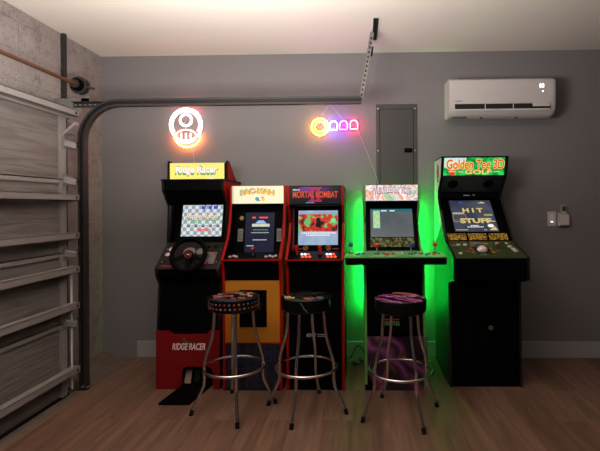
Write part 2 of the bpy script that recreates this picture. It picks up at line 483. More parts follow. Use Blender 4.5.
# hanger from the ceiling to the end of the track
hb = thing('track_hanger', (0.13, 3.4, CZ), 'punched steel strap holding the track end up to the ceiling', 'bracket')
b = MB(); b.box(.112, .116, 3.24, 3.66, CZ - .045, CZ - .001, DKSTEEL); b.box(.112, .150, 3.24, 3.66, CZ - .005, CZ - .001, DKSTEEL)
b.build('ceiling_angle', hb)
U = Vector((.108 - .012, .07, CZ - .03 - 2.10)); fs_ = Fr((.012, 3.325, 2.09), U, Vector((.96, 0, -.15)))
Ls = U.length
b = MB(); b.fbox(fs_, -.014, .014, 0, Ls, -.002, .002, GALV); b.fbox(fs_, -.014, -.011, 0, Ls, -.02, .002, GALV)
k = 0
while .03 + k * .037 < Ls - .02:
    b.fbox(fs_, -.005, .007, .025 + k * .037, .045 + k * .037, .002, .0026, HOLE); k += 1
b.build('strap', hb)
U2 = Vector((.02, .25, .16)); f2 = Fr((.10, 3.40, CZ - .22), U2, Vector((.99, 0, -.1)))
b = MB(); b.fbox(f2, -.008, .008, 0, U2.length, -.002, .002, DKSTEEL); b.build('brace', hb)

# ------------------------------------------------------------------ wall items
fw = Fr((.1545, WY, 1.36))
bp_ = thing('breaker_panel', (.333, WY, 1.36), 'grey flush electrical panel with door on the back wall', 'electrical panel')
wd = .358; ht = .867
MB().fbox(fw, 0, wd, 0, ht, 0.0005, .014, PANELG).build('panel_frame', bp_, bevel=.002)
b = MB(); b.fbox(fw, .035, wd - .035, .045, ht - .047, .014, .022, PANELG)
for i in range(9): b.fbox(fw, .06 + i * .028, .062 + i * .028, .06, ht - .07, .022, .0235, PANELG)
dr = b.build('panel_door', bp_, bevel=.002)
MB().fbox(fw, .245, .315, .44, .478, .022, .030, BLACKM).build('latch', dr)
for u in (.016, wd - .016):
    for v in (.04, .46, ht - .04): MB().disc(fw, u, v, .006, .014, .017, SILV, 10).build('screw', bp_)
MB().fbox(fw, .030, wd - .030, .040, ht - .042, .0135, .0145, BLACKM).build('door_gap', bp_)

# mini split air conditioner
ac = thing('air_conditioner', (1.20, WY, 2.06), 'white wall mounted split air conditioner high on the back wall', 'air conditioner')
x0, x1 = .757, 1.640
prof = [(WY - .001, 2.10), (WY - .06, 2.075), (3.86, 2.067), (3.80, 2.09), (3.765, 2.13), (3.757, 2.20), (3.752, 2.34), (3.76, 2.375), (3.79, 2.392), (WY - .001, 2.398)]
b = MB()
xs = [x0, x1]
# rounded lower corners on the right: sweep the profile with a few end slices
n = len(prof); sl = [(x0, 1.0), (x1 - .05, 1.0), (x1 - .02, .985), (x1 - .005, .95), (x1, .90)]
vs = []
for x, q in sl:
    for (y, z) in prof: vs.append((x, WY - (WY - y) * q, 2.235 + (z - 2.235) * (q if z < 2.2 else 1 - (1 - q) * .25)))
fs = []
for i in range(len(sl) - 1): fs += [(i * n + j, (i + 1) * n + j, (i + 1) * n + (j + 1) % n, i * n + (j + 1) % n) for j in range(n)]
fs += [list(range(n)), list(range((len(sl) - 1) * n, len(sl) * n))[::-1]]
b.add(vs, fs, WHITEP); body = b.build('housing', ac, smooth=True)
fa = ab(0, (3.757, 2.115), (3.756, 2.30))
b = MB(); b.fbox(fa, x0 + .045, x1 - .055, .018, .060, -.004, .003, HOLE); b.build('air_outlet', ac)
b = MB(); b.fbox(fa, x0 + .04, x1 - .06, .004, .017, .0, .008, WHITEP)
b.build('louver', ac, bevel=.002)
for u in (x0 + .29, x0 + .52):
    MB().fbox(fa, u, u + .006, .018, .060, .0, .006, WHITEP).build('outlet_rib', ac)
MB().fbox(fa, x1 - .20, x1 - .06, .035, .060, .003, .007, WHITEP).build('outlet_lip', ac)
ACL = glow('ac_display', (1, 1, 1), 2.2)
b = MB()
for (u, t) in ((x1 - .137, '8'), (x1 - .115, '8')): b.text(fa, t, u, .205, .017, .034, .0045, ACL, bold=.03)
b.fbox(fa, x1 - .122, x1 - .112, .155, .165, -.0, .0045, ACL)
b.build('display', ac)
b = MB(); b.text(fa, 'inverter', x0 + .075, .085, .06, .012, .0045, PANELG, bold=.01); b.build('name_lettering', ac)
fb = ab(0, (3.86, 2.067), (3.80, 2.09))
for i in range(4): MB().fbox(fb, x0 + .03, x0 + .16, .012 + i * .010, .015 + i * .010, 0, .002, PANELG).build('vent_slot', ac)
for u in (x0 + .27, x1 - .32): MB().fbox(fb, u, u + .022, .018, .030, 0, .006, PANELG).build('clip', ac)

# light switch
fw = Fr((1.6445, WY, 1.15))
sw = thing('light_switch', (1.678, WY, 1.15), 'white wall switch plate with small lit dimmer on the back wall', 'light switch')
MB().fbox(fw, 0, .072, 0, .125, 0, .006, WHITEP).build('cover_plate', sw, bevel=.002)
MB().fbox(fw, .020, .052, .03, .098, .006, .010, WHITEB).build('rocker', sw)
MB().fbox(fw, .026, .046, .032, .040, .010, .0112, glow('switch_lamp', (1, .93, .85), 2.5)).build('indicator', sw)
fw = Fr((1.736, WY, 1.155))
rh = thing('remote_holder', (1.775, WY, 1.155), 'white wall cradle for the air conditioner remote', 'remote holder')
b = MB(); b.fbox(fw, 0, .082, 0, .11, .0, .004, WHITEP); b.fbox(fw, 0, .082, 0, .004, .004, .038, WHITEP); b.fbox(fw, 0, .082, 0, .095, .034, .038, WHITEP)
b.fbox(fw, 0, .004, 0, .10, .004, .036, WHITEP); b.fbox(fw, .078, .082, 0, .10, .004, .036, WHITEP)
b.build('cradle', rh, bevel=.001)
rc = thing('remote_control', (1.78, WY - .02, 1.162), 'grey remote control standing in its white wall cradle', 'remote control')
MB().fbox(fw, .018, .066, .006, .178, .008, .028, mat('grey_plastic', (.33, .33, .33), .4)).build('remote_body', rc, bevel=.005)
MB().fbox(fw, .025, .059, .125, .165, .028, .030, mat('remote_screen', (.05, .055, .06), .2)).build('remote_screen', rc)
MB().fbox(fw, .030, .052, .104, .116, .028, .030, PINKB).build('remote_button', rc)


# ------------------------------------------------------------------ neon signs
def arc(fr, u, v, r, a0, a1, n, k=28, ry=None):
    ry = ry or r
    return [fr.p(u + r * math.cos(a0 + (a1 - a0) * i / k), v + ry * math.sin(a0 + (a1 - a0) * i / k), n) for i in range(k + 1)]


NW = glow('neon_white', (1, .95, .90), 2.6, (.6, .6, .6))
NO = glow('neon_orange', (1, .20, .02), 75, (.6, .3, .1))
NY = glow('neon_yellow', (1, .40, .02), 30, (.6, .5, .1))
NB = glow('neon_blue', (.05, .07, 1), 90, (.2, .2, .6))
NM = glow('neon_magenta', (.60, .04, 1), 32, (.6, .2, .6))
NR = glow('neon_red', (1, .03, .05), 55, (.6, .1, .1))
ACR = bpy.data.materials.new('clear_acrylic'); ACR.use_nodes = True
_b = ACR.node_tree.nodes['Principled BSDF']; _b.inputs['Alpha'].default_value = .08; _b.inputs['Roughness'].default_value = .5; _b.inputs['Specular IOR Level'].default_value = .05
_b.inputs['Base Color'].default_value = (.02, .02, .02, 1)

c = (-1.515, WY - .060, 2.058)
fn = Fr(c)
n1 = thing('neon_sign', (c[0], WY, c[2]), 'round white neon sign with orange glow below, above the leftmost arcade', 'neon sign')
MB().disc(fn, 0, -.01, .155, -.030, -.026, ACR, 40).build('acrylic_backing', n1)
MB().tube(arc(fn, 0, 0, .142, 0, 2 * PI, 0, 40)[:-1], .008, NW, 8, closed=True).build('outer_ring', n1, smooth=True)
MB().tube(arc(fn, 0, .040, .050, 0, 2 * PI, 0, 28)[:-1], .011, NW, 8, closed=True).build('inner_ring', n1, smooth=True)
MB().tube(arc(fn, 0, 0, .118, -PI * .17, PI * 1.17, 0, 34), .0075, NW, 8).build('middle_arc', n1, smooth=True)
MB().tube(arc(fn, 0, -.103, .092, 0, 2 * PI, 0, 32, .058)[:-1], .006, NW, 8, closed=True).build('lower_ring', n1, smooth=True)
for u in (-.042, 0, .042):
    MB().tube([fn.p(u, -.132, 0), fn.p(u, -.075, 0)], .007, NW, 8).build('upright_bar', n1, smooth=True)
MB().tube(arc(fn, 0, -.085, .116, PI * .95, PI * 2.05, -.028, 24, .108), .005, NO, 8).build('orange_backlight', n1, smooth=True)
MB().tube(arc(fn, 0, 0, .15, PI * .25, PI * .75, -.025, 14), .0025, NR, 6).build('red_backlight', n1, smooth=True)
for u in (-.02, .03):
    MB().disc(fn, u, .02, .006, -.060, -.026, SILV, 10).build('standoff', n1)
MB().tube([fn.p(.035, -.15, -.02), fn.p(.05, -.22, -.035), fn.p(.058, -.35, -.04)], .0015, WHITEP, 6).build('cord', n1)

c = (-.335, WY - .062, 2.026)
fn = Fr(c)
n2 = thing('neon_sign', (c[0] + .12, WY, c[2]), 'neon sign of a yellow ring followed by blue, magenta and red arches', 'neon sign')
b = MB(); b.disc(fn, 0, 0, .098, -.030, -.026, ACR, 32); b.fbox(fn, .09, .345, -.04, .07, -.030, -.026, ACR); b.build('acrylic_backing', n2)
b = MB(); b.tube(arc(fn, 0, 0, .072, 0, 2 * PI, 0, 32)[:-1], .007, NY, 8, closed=True); b.build('yellow_ring', n2, smooth=True)
MB().tube(arc(fn, .0, 0, .045, 0, 2 * PI, 0, 24)[:-1], .004, NY, 8, closed=True).build('inner_yellow_ring', n2, smooth=True)
for u, mt, nm in ((.118, NB, 'blue_arch'), (.205, NM, 'magenta_arch'), (.295, NR, 'red_arch')):
    v0 = .008 + (u - .1) * .03
    p = arc(fn, u, v0 + .008, .032, 0, PI, 0, 14)
    p += [fn.p(u - .032, v0 - .035, 0), fn.p(u + .032, v0 - .035, 0)]
    MB().tube(p, .0048, mt, 8, closed=True).build(nm, n2, smooth=True)
for u, v in ((0, .0), (.25, .0)):
    MB().disc(fn, u, v, .006, -.060, -.026, SILV, 10).build('standoff', n2)
b = MB(); b.tube([fn.p(0, .09, -.028), fn.p(.085, .205, -.04), fn.p(.20, .07, -.028)], .0012, WHITEP, 6); b.build('hanging_wire', n2)
b = MB(); b.tube([fn.p(.33, -.03, -.03), fn.p(.40, -.20, -.04), fn.p(.47, -.38, -.04), fn.p(.50, -.47, -.04), fn.p(.50, -.60, -.04)], .0016, WHITEP, 6); b.build('cord', n2)


# ------------------------------------------------------------------ arcade cabinets
T = .016


def sides(root, x0, x1, prof, mt=BLACK, mt_r=None):
    L_ = MB().prism(prof, x0, x0 + T, mt).build('side_panel', root)
    R_ = MB().prism(prof, x1 - T, x1, mt_r or mt).build('side_panel', root)
    return L_, R_


def trims(root, x0, x1, pts, mt):
    """plastic edge moulding along the front profile"""
    n = len(pts)
    for xa in (x0, x1 - T):
        b = MB(); outer = []; inner = []
        for i, p in enumerate(pts):
            a = Vector(pts[max(i - 1, 0)]); c_ = Vector(pts[min(i + 1, n - 1)]); t = (c_ - a).normalized(); nn = Vector((-t.y, t.x))
            if i in (0, n - 1): pass
            outer.append((p[0] + nn.x * .0045, p[1] + nn.y * .0045)); inner.append((p[0] - nn.x * .001, p[1] - nn.y * .001))
        for i in range(n - 1):
            b.prism([outer[i], outer[i + 1], inner[i + 1], inner[i]], xa - .0012, xa + T + .0012, mt)
        b.build('edge_trim', root)


def slab(root, name, x0, x1, A, B, mt, th=.012, n=-.012, bevel=0.0):
    fr = ab(0, A, B); b = MB(); b.fbox(fr, x0 + T, x1 - T, 0, dist(A, B), n, n + th, mt)
    return b.build(name, root, bevel=bevel), fr


def joystick(root, fr, u, v, ballm, h=.055, r=.0155, nm='joystick'):
    b = MB(); b.disc(fr, u, v, .02, 0, .004, BLACKM, 14); b.tube([fr.p(u, v, 0), fr.p(u, v, h)], .0045, SILV, 8)
    o = b.build(nm, root)
    MB().ball(fr.p(u, v, h + .008), r, ballm, 14).build('ball_top', o, smooth=True)


def button(root, fr, u, v, mt, r=.013, h=.009):
    b = MB(); b.disc(fr, u, v, r, 0, h * .6, mt, 14); b.disc(fr, u, v, r * .75, h * .6, h, mt, 14, r1=r * .65); b.build('button', root)


def backs(root, x0, x1, yb, ztop, zb=0.0):
    MB().box(x0 + T, x1 - T, yb - .012, yb, zb, ztop, BLACKM).build('back_panel', root)


YB = 3.88
# ---- 1. racing cabinet ----
x0, x1 = -1.497, -1.025; xc = (x0 + x1) / 2
r1 = thing('arcade_cabinet', (xc, 3.3, 0), 'racing arcade cabinet with steering wheel, yellow marquee and red base', 'arcade machine', 'arcade cabinets along the back wall')
pf = [(3.282, .0), (3.288, .42), (3.321, .766), (3.27, .829), (3.257, .879), (3.47, 1.055), (3.493, 1.344), (3.387, 1.465), (3.385, 1.534)]
sides(r1, x0, x1, [(YB, 0)] + pf + [(YB, 1.534)], BLACK, BLACK)
trims(r1, x0, x1, pf[1:], BLACKG)
MB().prism([(YB - .005, .30)] + [(a + .006, c_) for a, c_ in pf[1:-1]] + [(3.391, 1.53), (YB - .005, 1.53)], x1, x1 + .0015, REDT).build('side_art', r1)
backs(r1, x0, x1, YB, 1.53)
# red riser base with tyre-well notch
fb = ab(0, (3.278, 0), (3.284, .42))
notch = [(xc - .045, 0), (xc - .045, .12), (xc - .035, .15), (xc - .01, .165), (xc + .15, .165), (xc + .175, .15), (xc + .185, .12), (xc + .185, 0)]
poly = [(x0, 0)] + notch + [(x1, 0), (x1, .425), (x1 - .08, .425), (x1 - .10, .40), (x0 + .13, .40), (x0 + .10, .425), (x0, .425)]
b = MB(); b.fpoly(fb, poly, 0, .014, REDP); base = b.build('riser_front', r1)
PKL = mat('pink_white_print', (.85, .62, .64), .5)
GRD = mat('dark_green_print', (.05, .09, .04), .5)
b = MB()
for k in range(16):
    a = random.uniform(0, PI); q = random.uniform(.03, .10)
    b.fpoly(fb, [(xc + .0, .325), (xc + q * math.cos(a) * 1.0, .325 + .6 * q * math.sin(a) * random.choice((1, -1))), (xc + q * math.cos(a + .12), .318 + .6 * q * math.sin(a))], .0142, .0148, GRD)
b.build('tree_print', base)
b = MB(); b.text(fb, 'RIDGE RACER', xc + .008, .312, .245, .050, .0152, PKL, bold=.02, shear=.25); b.build('lettering', base)
b = MB(); b.box(x0 + T, x1 - T, 3.50, 3.51, .0, .42, BLACKM); b.box(x0 + T, x1 - T, 3.30, 3.5, .40, .41, BLACKM); b.build('pedal_well', r1)
slab(r1, 'front_panel', x0, x1, (3.292, .40), (3.321, .766), BLACKM)
slab(r1, 'lower_lip', x0, x1, (3.321, .766), (3.27, .829), BLACKM)
slab(r1, 'deck_front', x0, x1, (3.268, .829), (3.257, .879), BLACKM)
DECKM = mat('brown_black_deck', (.016, .012, .011), .45, var=.3, vscale=30, spec=.2)
dk, fd = slab(r1, 'control_deck', x0, x1, (3.258, .879), (3.47, 1.055), DECKM, n=-.008)
fdk = Fr(fd.p(0, 0, .004), fd.U)
button(r1, fdk, x0 + .06, .20, PINKB, .019, .008); button(r1, fdk, x0 + .05, .145, PINKB, .019, .008); button(r1, fdk, x0 + .045, .09, BLACKG, .014)
button(r1, fdk, x1 - .13, .225, BLACKG, .014); button(r1, fdk, x1 - .075, .225, BLACKG, .014)
b = MB(); b.fbox(fdk, x1 - .135, x1 - .05, .05, .17, 0, .003, mat('grey_shift_plate', (.16, .13, .125), .4)); sh = b.build('shifter_plate', r1)
b = MB(); b.tube([fdk.p(x1 - .10, .11, 0), fdk.p(x1 - .11, .13, .05)], .006, SILV, 8); b.ball(fdk.p(x1 - .112, .135, .06), .016, BLACKG); g_ = b.build('shifter', r1, smooth=True)
button(r1, fdk, x1 - .10, .06, REDB, .011, .007); button(r1, fdk, x1 - .065, .15, REDB, .009, .007)
b = MB(); b.text(fdk, 'RIDGE RACER', x0 + .085, .03, .09, .016, .0005, REDB, bold=.02, shear=.2)
for (u, v) in ((x0 + .03, .2), (x0 + .03, .07), (x1 - .03, .2), (x1 - .035, .07)): b.disc(fdk, u, v, .004, 0, .002, SILV, 8)
b.build('deck_lettering', dk)
gz = mat('gauge_face', (.30, .25, .24), .4)
b = MB(); b.disc(fdk, xc - .03, .175, .045, 0, .002, gz, 28); b.disc(fdk, xc + .055, .18, .032, 0, .002, gz, 24); b.build('gauge_print', dk)
# steering wheel, tilted to face the driver
WC = Vector((xc + .006, 3.275, .985)); fwh = Fr(WC, (0, .42, .90))
def wp(u, v, n=0): return fwh.p(u, v, n)
RW = .122
wh = MB().tube([wp(RW * math.cos(2 * PI * i / 40), RW * math.sin(2 * PI * i / 40)) for i in range(40)], .0165, BLACKM, 12, closed=True).build('steering_wheel', r1, smooth=True)
b = MB(); b.disc(fwh, 0, 0, .036, -.012, .004, BLACKM, 24)
for a in (-.12 * PI, 1.12 * PI, PI * 1.5):
    ca, sa = math.cos(a), math.sin(a)
    b.hexa([wp(ca * .02 - sa * .018, sa * .02 + ca * .018, -.012), wp(ca * .11 - sa * .012, sa * .11 + ca * .012, -.006), wp(ca * .11 + sa * .012, sa * .11 - ca * .012, -.006), wp(ca * .02 + sa * .018, sa * .02 - ca * .018, -.012),
            wp(ca * .02 - sa * .018, sa * .02 + ca * .018, -.002), wp(ca * .11 - sa * .012, sa * .11 + ca * .012, .004), wp(ca * .11 + sa * .012, sa * .11 - ca * .012, .004), wp(ca * .02 + sa * .018, sa * .02 - ca * .018, -.002)], BLACKM)
b.build('wheel_spokes', wh)
b = MB(); b.tube([wp(.024 * math.cos(2 * PI * i / 20), .024 * math.sin(2 * PI * i / 20), .005) for i in range(20)], .002, REDB, 6, closed=True)
b.disc(fwh, 0, 0, .021, .004, .0055, BLACKM, 20); b.text(fwh, 'RR', 0, 0, .022, .011, .006, PKL, bold=.02, shear=.2); b.build('hub_badge', wh)
MB().tube([wp(0, 0, -.012), fd.p(xc + .006, .10, 0)], .022, BLACKM, 14).build('steering_column', wh)
# bezel, screen, hood
A, B = (3.56, 1.06), (3.655, 1.43)
slab(r1, 'deck_ledge', x0, x1, (3.468, 1.052), (3.57, 1.060), BLACKM)
bz, fz = slab(r1, 'bezel', x0, x1, A, B, BLACKM, n=-.012)
CHK = bpy.data.materials.new('checker_screen'); CHK.use_nodes = True
N_ = CHK.node_tree.nodes; Lk = CHK.node_tree.links
tc = N_.new('ShaderNodeTexCoord'); ck = N_.new('ShaderNodeTexChecker'); ck.inputs['Scale'].default_value = 1
mp = N_.new('ShaderNodeMapping'); mp.inputs['Scale'].default_value = (34, 0.001, 34); mp.inputs['Location'].default_value = (.3, .5, .2)
Lk.new(tc.outputs['Object'], mp.inputs[0]); Lk.new(mp.outputs[0], ck.inputs[0])
ck.inputs['Color1'].default_value = (.85, .90, .92, 1); ck.inputs['Color2'].default_value = (.36, .42, .46, 1)
_b = N_['Principled BSDF']; _b.inputs['Base Color'].default_value = (.01, .01, .01, 1); _b.inputs['Roughness'].default_value = .3; _b.inputs['Specular IOR Level'].default_value = .12
Lk.new(ck.outputs[0], _b.inputs['Emission Color']); _b.inputs['Emission Strength'].default_value = .85
su0, su1, sv0, sv1 = xc - .168, xc + .158, .041, .312
sc = MB().fbox(fz, su0, su1, sv0, sv1, .0, .003, CHK).build('screen', r1)
SR = glow('screen_red', (1, .12, .10), .9); SG = glow('screen_green', (.05, .55, .15), .8); SB = glow('screen_blue', (.05, .10, .7), .8); SW = glow('screen_white', (1, .95, .95), .95)
b = MB(); b.text(fz, 'Ridge Racer', xc - .0, .185, .29, .075, .0035, SG, bold=.01, shear=.3); b.text(fz, 'Ridge Racer', xc + .0, .20, .27, .055, .0045, SR, bold=.03, shear=.2)
b.text(fz, 'Ridge Racer', xc + .0, .201, .27, .05, .0055, SW, bold=-.0, shear=.2)
for (u, q) in ((.0, .03), (.055, .025), (.10, .03)): b.fbox(fz, xc + u - q / 2, xc + u + q / 2, .265, .29, .003, .004, SB); b.fbox(fz, xc + u + q * .3, xc + u + q * .6, .28, .30, .003, .004, SB)
SK = glow('screen_black', (.01, .01, .01), .5)
for i in range(9): b.fbox(fz, xc - .12 + i * .03, xc - .12 + i * .03 + .018, .118 + .004 * (i % 2), .128, .003, .004, SK)
b.text(fz, 'namco', xc + .015, .09, .11, .024, .004, SR, bold=.05); b.build('screen_picture', sc)
slab(r1, 'hood', x0, x1, (3.493, 1.344), (3.387, 1.465), BLACK, n=-.02)
slab(r1, 'hood_front', x0, x1, (3.387, 1.465), (3.385, 1.534), BLACK, n=-.010)
MB().box(x0 - .002, x1 + .004, 3.372, YB, 1.532, 1.546, BLACK).build('hood_top', r1)
# topper marquee
YM = 3.50
tp = MB()
for xa, mt in ((x0, BLACK), (x1 - .012, BLACK)):
    tp.prism([(YM - .02, 1.546), (YM - .01, 1.695), (YM + .04, 1.695), (YM + .25, 1.546)], xa, xa + .012, mt)
tp.box(x0 + .012, x1 - .012, YM + .02, YM + .03, 1.546, 1.68, BLACKM)
top = tp.build('topper', r1)
MB().prism([(YM - .005, 1.548), (YM - .0, 1.69), (YM + .04, 1.69), (YM + .24, 1.548)], x1, x1 + .0015, REDT).build('topper_side_art', top)
YEL = glow('yellow_marquee', (1, .86, .20), 1.05)
fm = Fr((0, YM, 1.552))
mq = MB().fbox(fm, x0 + .014, x1 - .030, 0, .128, -.006, .0, YEL).build('marquee', r1)
MG = glow('marquee_green', (.0, .42, .10), .9); MW = glow('marquee_white', (1, .93, .93), 1.1); MR = glow('marquee_red', (.9, .25, .25), .9)
b = MB(); xm = xc - .01
b.text(fm, 'Ridge Racer', xm, .058, .345, .098, .001, MG, bold=.02, shear=.3)
b.text(fm, 'Ridge Racer', xm, .066, .335, .072, .002, MR, bold=.045, shear=.1); b.text(fm, 'Ridge Racer', xm, .068, .330, .066, .003, MW, bold=.03, shear=.1)
b.fbox(fm, xm + .08, xm + .14, .002, .008, 0, .001, MW)
b.build('marquee_lettering', mq)
# foot pedals
pd = MB()
pd.hexa([(xc - .10, 3.0, .0), (xc + .11, 3.0, .0), (xc + .17, 3.40, .0), (xc - .03, 3.40, .0), (xc - .10, 3.0, .016), (xc + .11, 3.0, .016), (xc + .17, 3.40, .03), (xc - .03, 3.40, .03)], BLACKM)
pb = pd.build('pedal_plate', r1, bevel=.003)
for u in (-.015, .05):
    b = MB(); f_ = Fr((xc + u, 3.30, .03), (0, .35, .9)); b.fbox(f_, -.024, .024, 0, .10, -.004, .004, BLACKG if u > 0 else mat('tan_pedal', (.30, .20, .15), .6)); b.build('pedal', pb, bevel=.002)


# ---- shared lower/upper shell for the next three ----
def upright(x0, x1, pf, yb, root, edge, zt):
    sides(root, x0, x1, [(yb, 0)] + pf + [(yb, zt)])
    trims(root, x0, x1, pf, edge)
    backs(root, x0, x1, yb, zt)
    MB().box(x0 + T, x1 - T, pf[-1][0] + .02, yb, zt - .012, zt, BLACKM).build('top_panel', root)


# ---- 2. maze-chase cabinet ----
x0, x1 = -.995, -.563; xc = (x0 + x1) / 2
r2 = thing('arcade_cabinet', (xc, 3.3, 0), 'arcade cabinet with cream marquee, orange front panel and blue maze base', 'arcade machine', 'arcade cabinets along the back wall')
pf = [(3.25, 0), (3.255, .34), (3.258, .727), (3.243, .876), (3.215, .952), (3.372, 1.107), (3.421, 1.21), (3.455, 1.356), (3.455, 1.496)]
upright(x0, x1, pf, YB, r2, REDT, 1.496)
BLUD = mat('blue_black_riser', (.006, .007, .014), .4); BLIN = mat('blue_maze_line', (.01, .06, .24), .4)
ri, fr_ = slab(r2, 'riser_front', x0 - T, x1 + T, (3.247, 0), (3.252, .344), BLUD, n=-.012)
b = MB()
for i in range(6):
    for j in range(5):
        u = x0 + .04 + i * .066; v = .03 + j * .062
        q = random.random()
        w1, h1 = (.05, .012) if q < .4 else ((.012, .05) if q < .75 else (.045, .045))
        b.fbox(fr_, u, u + w1, v, v + .003, 0, .0006, BLIN); b.fbox(fr_, u, u + w1, v + h1, v + h1 + .003, 0, .0006, BLIN)
        b.fbox(fr_, u, u + .003, v, v + h1, 0, .0006, BLIN); b.fbox(fr_, u + w1, u + w1 + .003, v, v + h1 + .003, 0, .0006, BLIN)
b.build('maze_print', ri)
ORG = mat('orange_yellow_panel', (.50, .19, .012), .4, var=.08)
fp, ff = slab(r2, 'front_panel', x0, x1, (3.258, .344), (3.262, .795), ORG, n=-.006)
b = MB(); b.fbox(ff, xc - .095, xc + .105, .115, .385, .006, .010, BLACKM); cdn = b.build('coin_door', r2, bevel=.003)
for u in (-.045, .045): MB().fbox(ff, xc + u - .022, xc + u + .022, .24, .31, .010, .013, BLACKG).build('coin_slot', cdn)
b = MB(); b.box(x0 + T, x1 - T, 3.25, 3.262, .338, .348, REDT); b.build('red_lip', r2)
slab(r2, 'apron', x0, x1, (3.258, .797), (3.243, .876), BLACKM, n=-.012)
slab(r2, 'deck_front', x0, x1, (3.243, .876), (3.215, .948), BLACKM, n=-.010)
b = MB(); b.box(x0 + T, x1 - T, 3.207, 3.216, .945, .957, REDT); b.build('deck_edge_trim', r2)
dk, fd = slab(r2, 'control_deck', x0, x1, (3.215, .952), (3.36, .985), BLACK, n=-.004, th=.008)
fdk = Fr(fd.p(0, 0, .004), fd.U)
joystick(r2, fdk, xc + .0, .075, REDB, .045, .014)
for i, u in enumerate((-.165, -.14, -.118)): button(r2, fdk, xc + u, .05 + .018 * (i % 2), PINKB, .012)
for i, u in enumerate((.10, .125, .15, .168)): button(r2, fdk, xc + u, .05 + .018 * (i % 2), PINKB, .012)
A, B = (3.475, .975), (3.55, 1.355)
slab(r2, 'deck_ledge', x0, x1, (3.355, .984), (3.48, .980), BLACKM)
bz, fz = slab(r2, 'bezel', x0, x1, A, B, BLACKM, n=-.012)
NAV = glow('navy_screen', (.008, .011, .032), .9)
sc = MB().fbox(fz, xc - .114, xc + .114, .006, .318, 0, .003, NAV).build('screen', r2)
PY = glow('pixel_yellow', (.95, .85, .2), .9); PB = glow('pixel_blue', (.35, .55, .95), .9); PW = glow('pixel_white', (.75, .78, .85), .8); PG = glow('pixel_green', (.2, .6, .35), .7)
b = MB(); xs_ = xc + .003
for u in (-.065, -.01, .03, .0): b.fbox(fz, xs_ + u, xs_ + u + .028, .272, .284, .003, .004, SR)
b.fbox(fz, xs_ - .065, xs_ + .075, .205, .228, .003, .004, PB); b.text(fz, 'PAC-MAN', xs_ + .003, .217, .125, .022, .0045, PY, bold=.06)
b.fpoly(fz, [(xs_ - .04, .23), (xs_ + .05, .23), (xs_ + .025, .255), (xs_ - .015, .255)], .003, .004, PB)
for i in range(8): b.fbox(fz, xs_ - .055 + i * .015, xs_ - .055 + i * .015 + .010, .177, .183, .003, .004, PG)
for i in range(10): b.fbox(fz, xs_ - .068 + i * .014, xs_ - .068 + i * .014 + .010, .155, .161, .003, .004, PW)
for i in range(8): b.fbox(fz, xs_ - .055 + i * .014, xs_ - .055 + i * .014 + .010, .098, .105, .003, .004, PW)
for i in range(4): b.fbox(fz, xs_ - .10 + i * .014, xs_ - .10 + i * .014 + .010, .052, .059, .003, .004, PW)
b.build('screen_picture', sc)
BZA = mat('bezel_art_grey', (.20, .20, .21), .5); GOLD = mat('gold_print', (.35, .22, .05), .4)
b = MB(); b.fbox(fz, x0 + .045, x0 + .085, .09, .19, 0, .001, BZA); b.fbox(fz, x1 - .08, x1 - .045, .09, .19, 0, .001, BZA)
for i in range(5):
    b.fbox(fz, x0 + .05, x0 + .08, .105 + i * .015, .108 + i * .015, .001, .0015, BLACKM); b.fbox(fz, x1 - .075, x1 - .05, .105 + i * .015, .108 + i * .015, .001, .0015, BLACKM)
b.disc(fz, x0 + .07, .275, .017, 0, .001, GOLD, 18)
b.build('bezel_print', bz)
slab(r2, 'speaker_panel', x0, x1, (3.56, 1.35), (3.452, 1.356), BLACKM, n=-.01)
CRM = glow('cream_marquee', (1, .88, .60), 1.05)
fm = Fr((0, 3.452, 1.358)); mq = MB().fbox(fm, x0 + T, x1 - T, 0, .136, -.006, 0, CRM).build('marquee', r2)
MO = glow('marquee_orange_edge', (.85, .25, .06), .9); MY = glow('marquee_yellow', (1, .62, .08), 1.0); MT = glow('marquee_teal', (.05, .45, .55), .9)
b = MB()
for k_, (nn, mt, du, bd) in enumerate(((.001, MT, -.007, .04), (.0018, MO, .0, .07), (.0028, MY, .0, .02))):
    b.text(fm, 'PAC-MAN', xc + du, .078 + (.004 if k_ == 0 else 0), .265, .046, nn, mt, bold=bd, arch=.018)
b.disc(fm, xc - .005, .035, .016, 0, .001, MT, 20); b.disc(fm, xc + .04, .032, .013, 0, .001, MY, 18)
b.fbox(fm, xc - .002, xc + .018, .018, .028, .001, .0015, MO); b.fbox(fm, xc + .025, xc + .045, .044, .052, .001, .0015, MO)
b.build('marquee_lettering', mq)
MB().box(x0 + T, x0 + T + .012, 3.447, 3.452, 1.358, 1.494, glow('marquee_tape', (.8, .72, .45), .8)).build('marquee_clip', mq)

MB().prism([(YB - .005, .35)] + [(a + .006, c_) for a, c_ in pf[1:]] + [(YB - .005, 1.49)], x1, x1 + .0015, mat('orange_side_art', (.70, .26, .02), .4)).build('side_art', r2)

# ---- 3. fighting cabinet ----
x0, x1 = -.532, -.112; xc = (x0 + x1) / 2
r3 = thing('arcade_cabinet', (xc, 3.3, 0), 'black fighting arcade cabinet with dark red marquee and red lit buttons', 'arcade machine', 'arcade cabinets along the back wall')
pf = [(3.255, 0), (3.258, .40), (3.282, .723), (3.26, .88), (3.215, .95), (3.37, 1.10), (3.419, 1.208), (3.32, 1.345), (3.31, 1.488)]
upright(x0, x1, pf, YB, r3, REDT, 1.488)
slab(r3, 'front_panel', x0, x1, (3.262, .0), (3.285, .723), BLACKM, n=-.012)
fp3 = ab(0, (3.262, .0), (3.285, .723))
GRYP = mat('grey_white_print', (.55, .52, .52), .5); GRYD = mat('dim_grey_print', (.035, .033, .033), .5)
b = MB(); b.fbox(fp3, xc - .11, xc + .11, .26, .63, 0, .003, BLACK); cdn = b.build('coin_door', r3, bevel=.002)
b = MB()
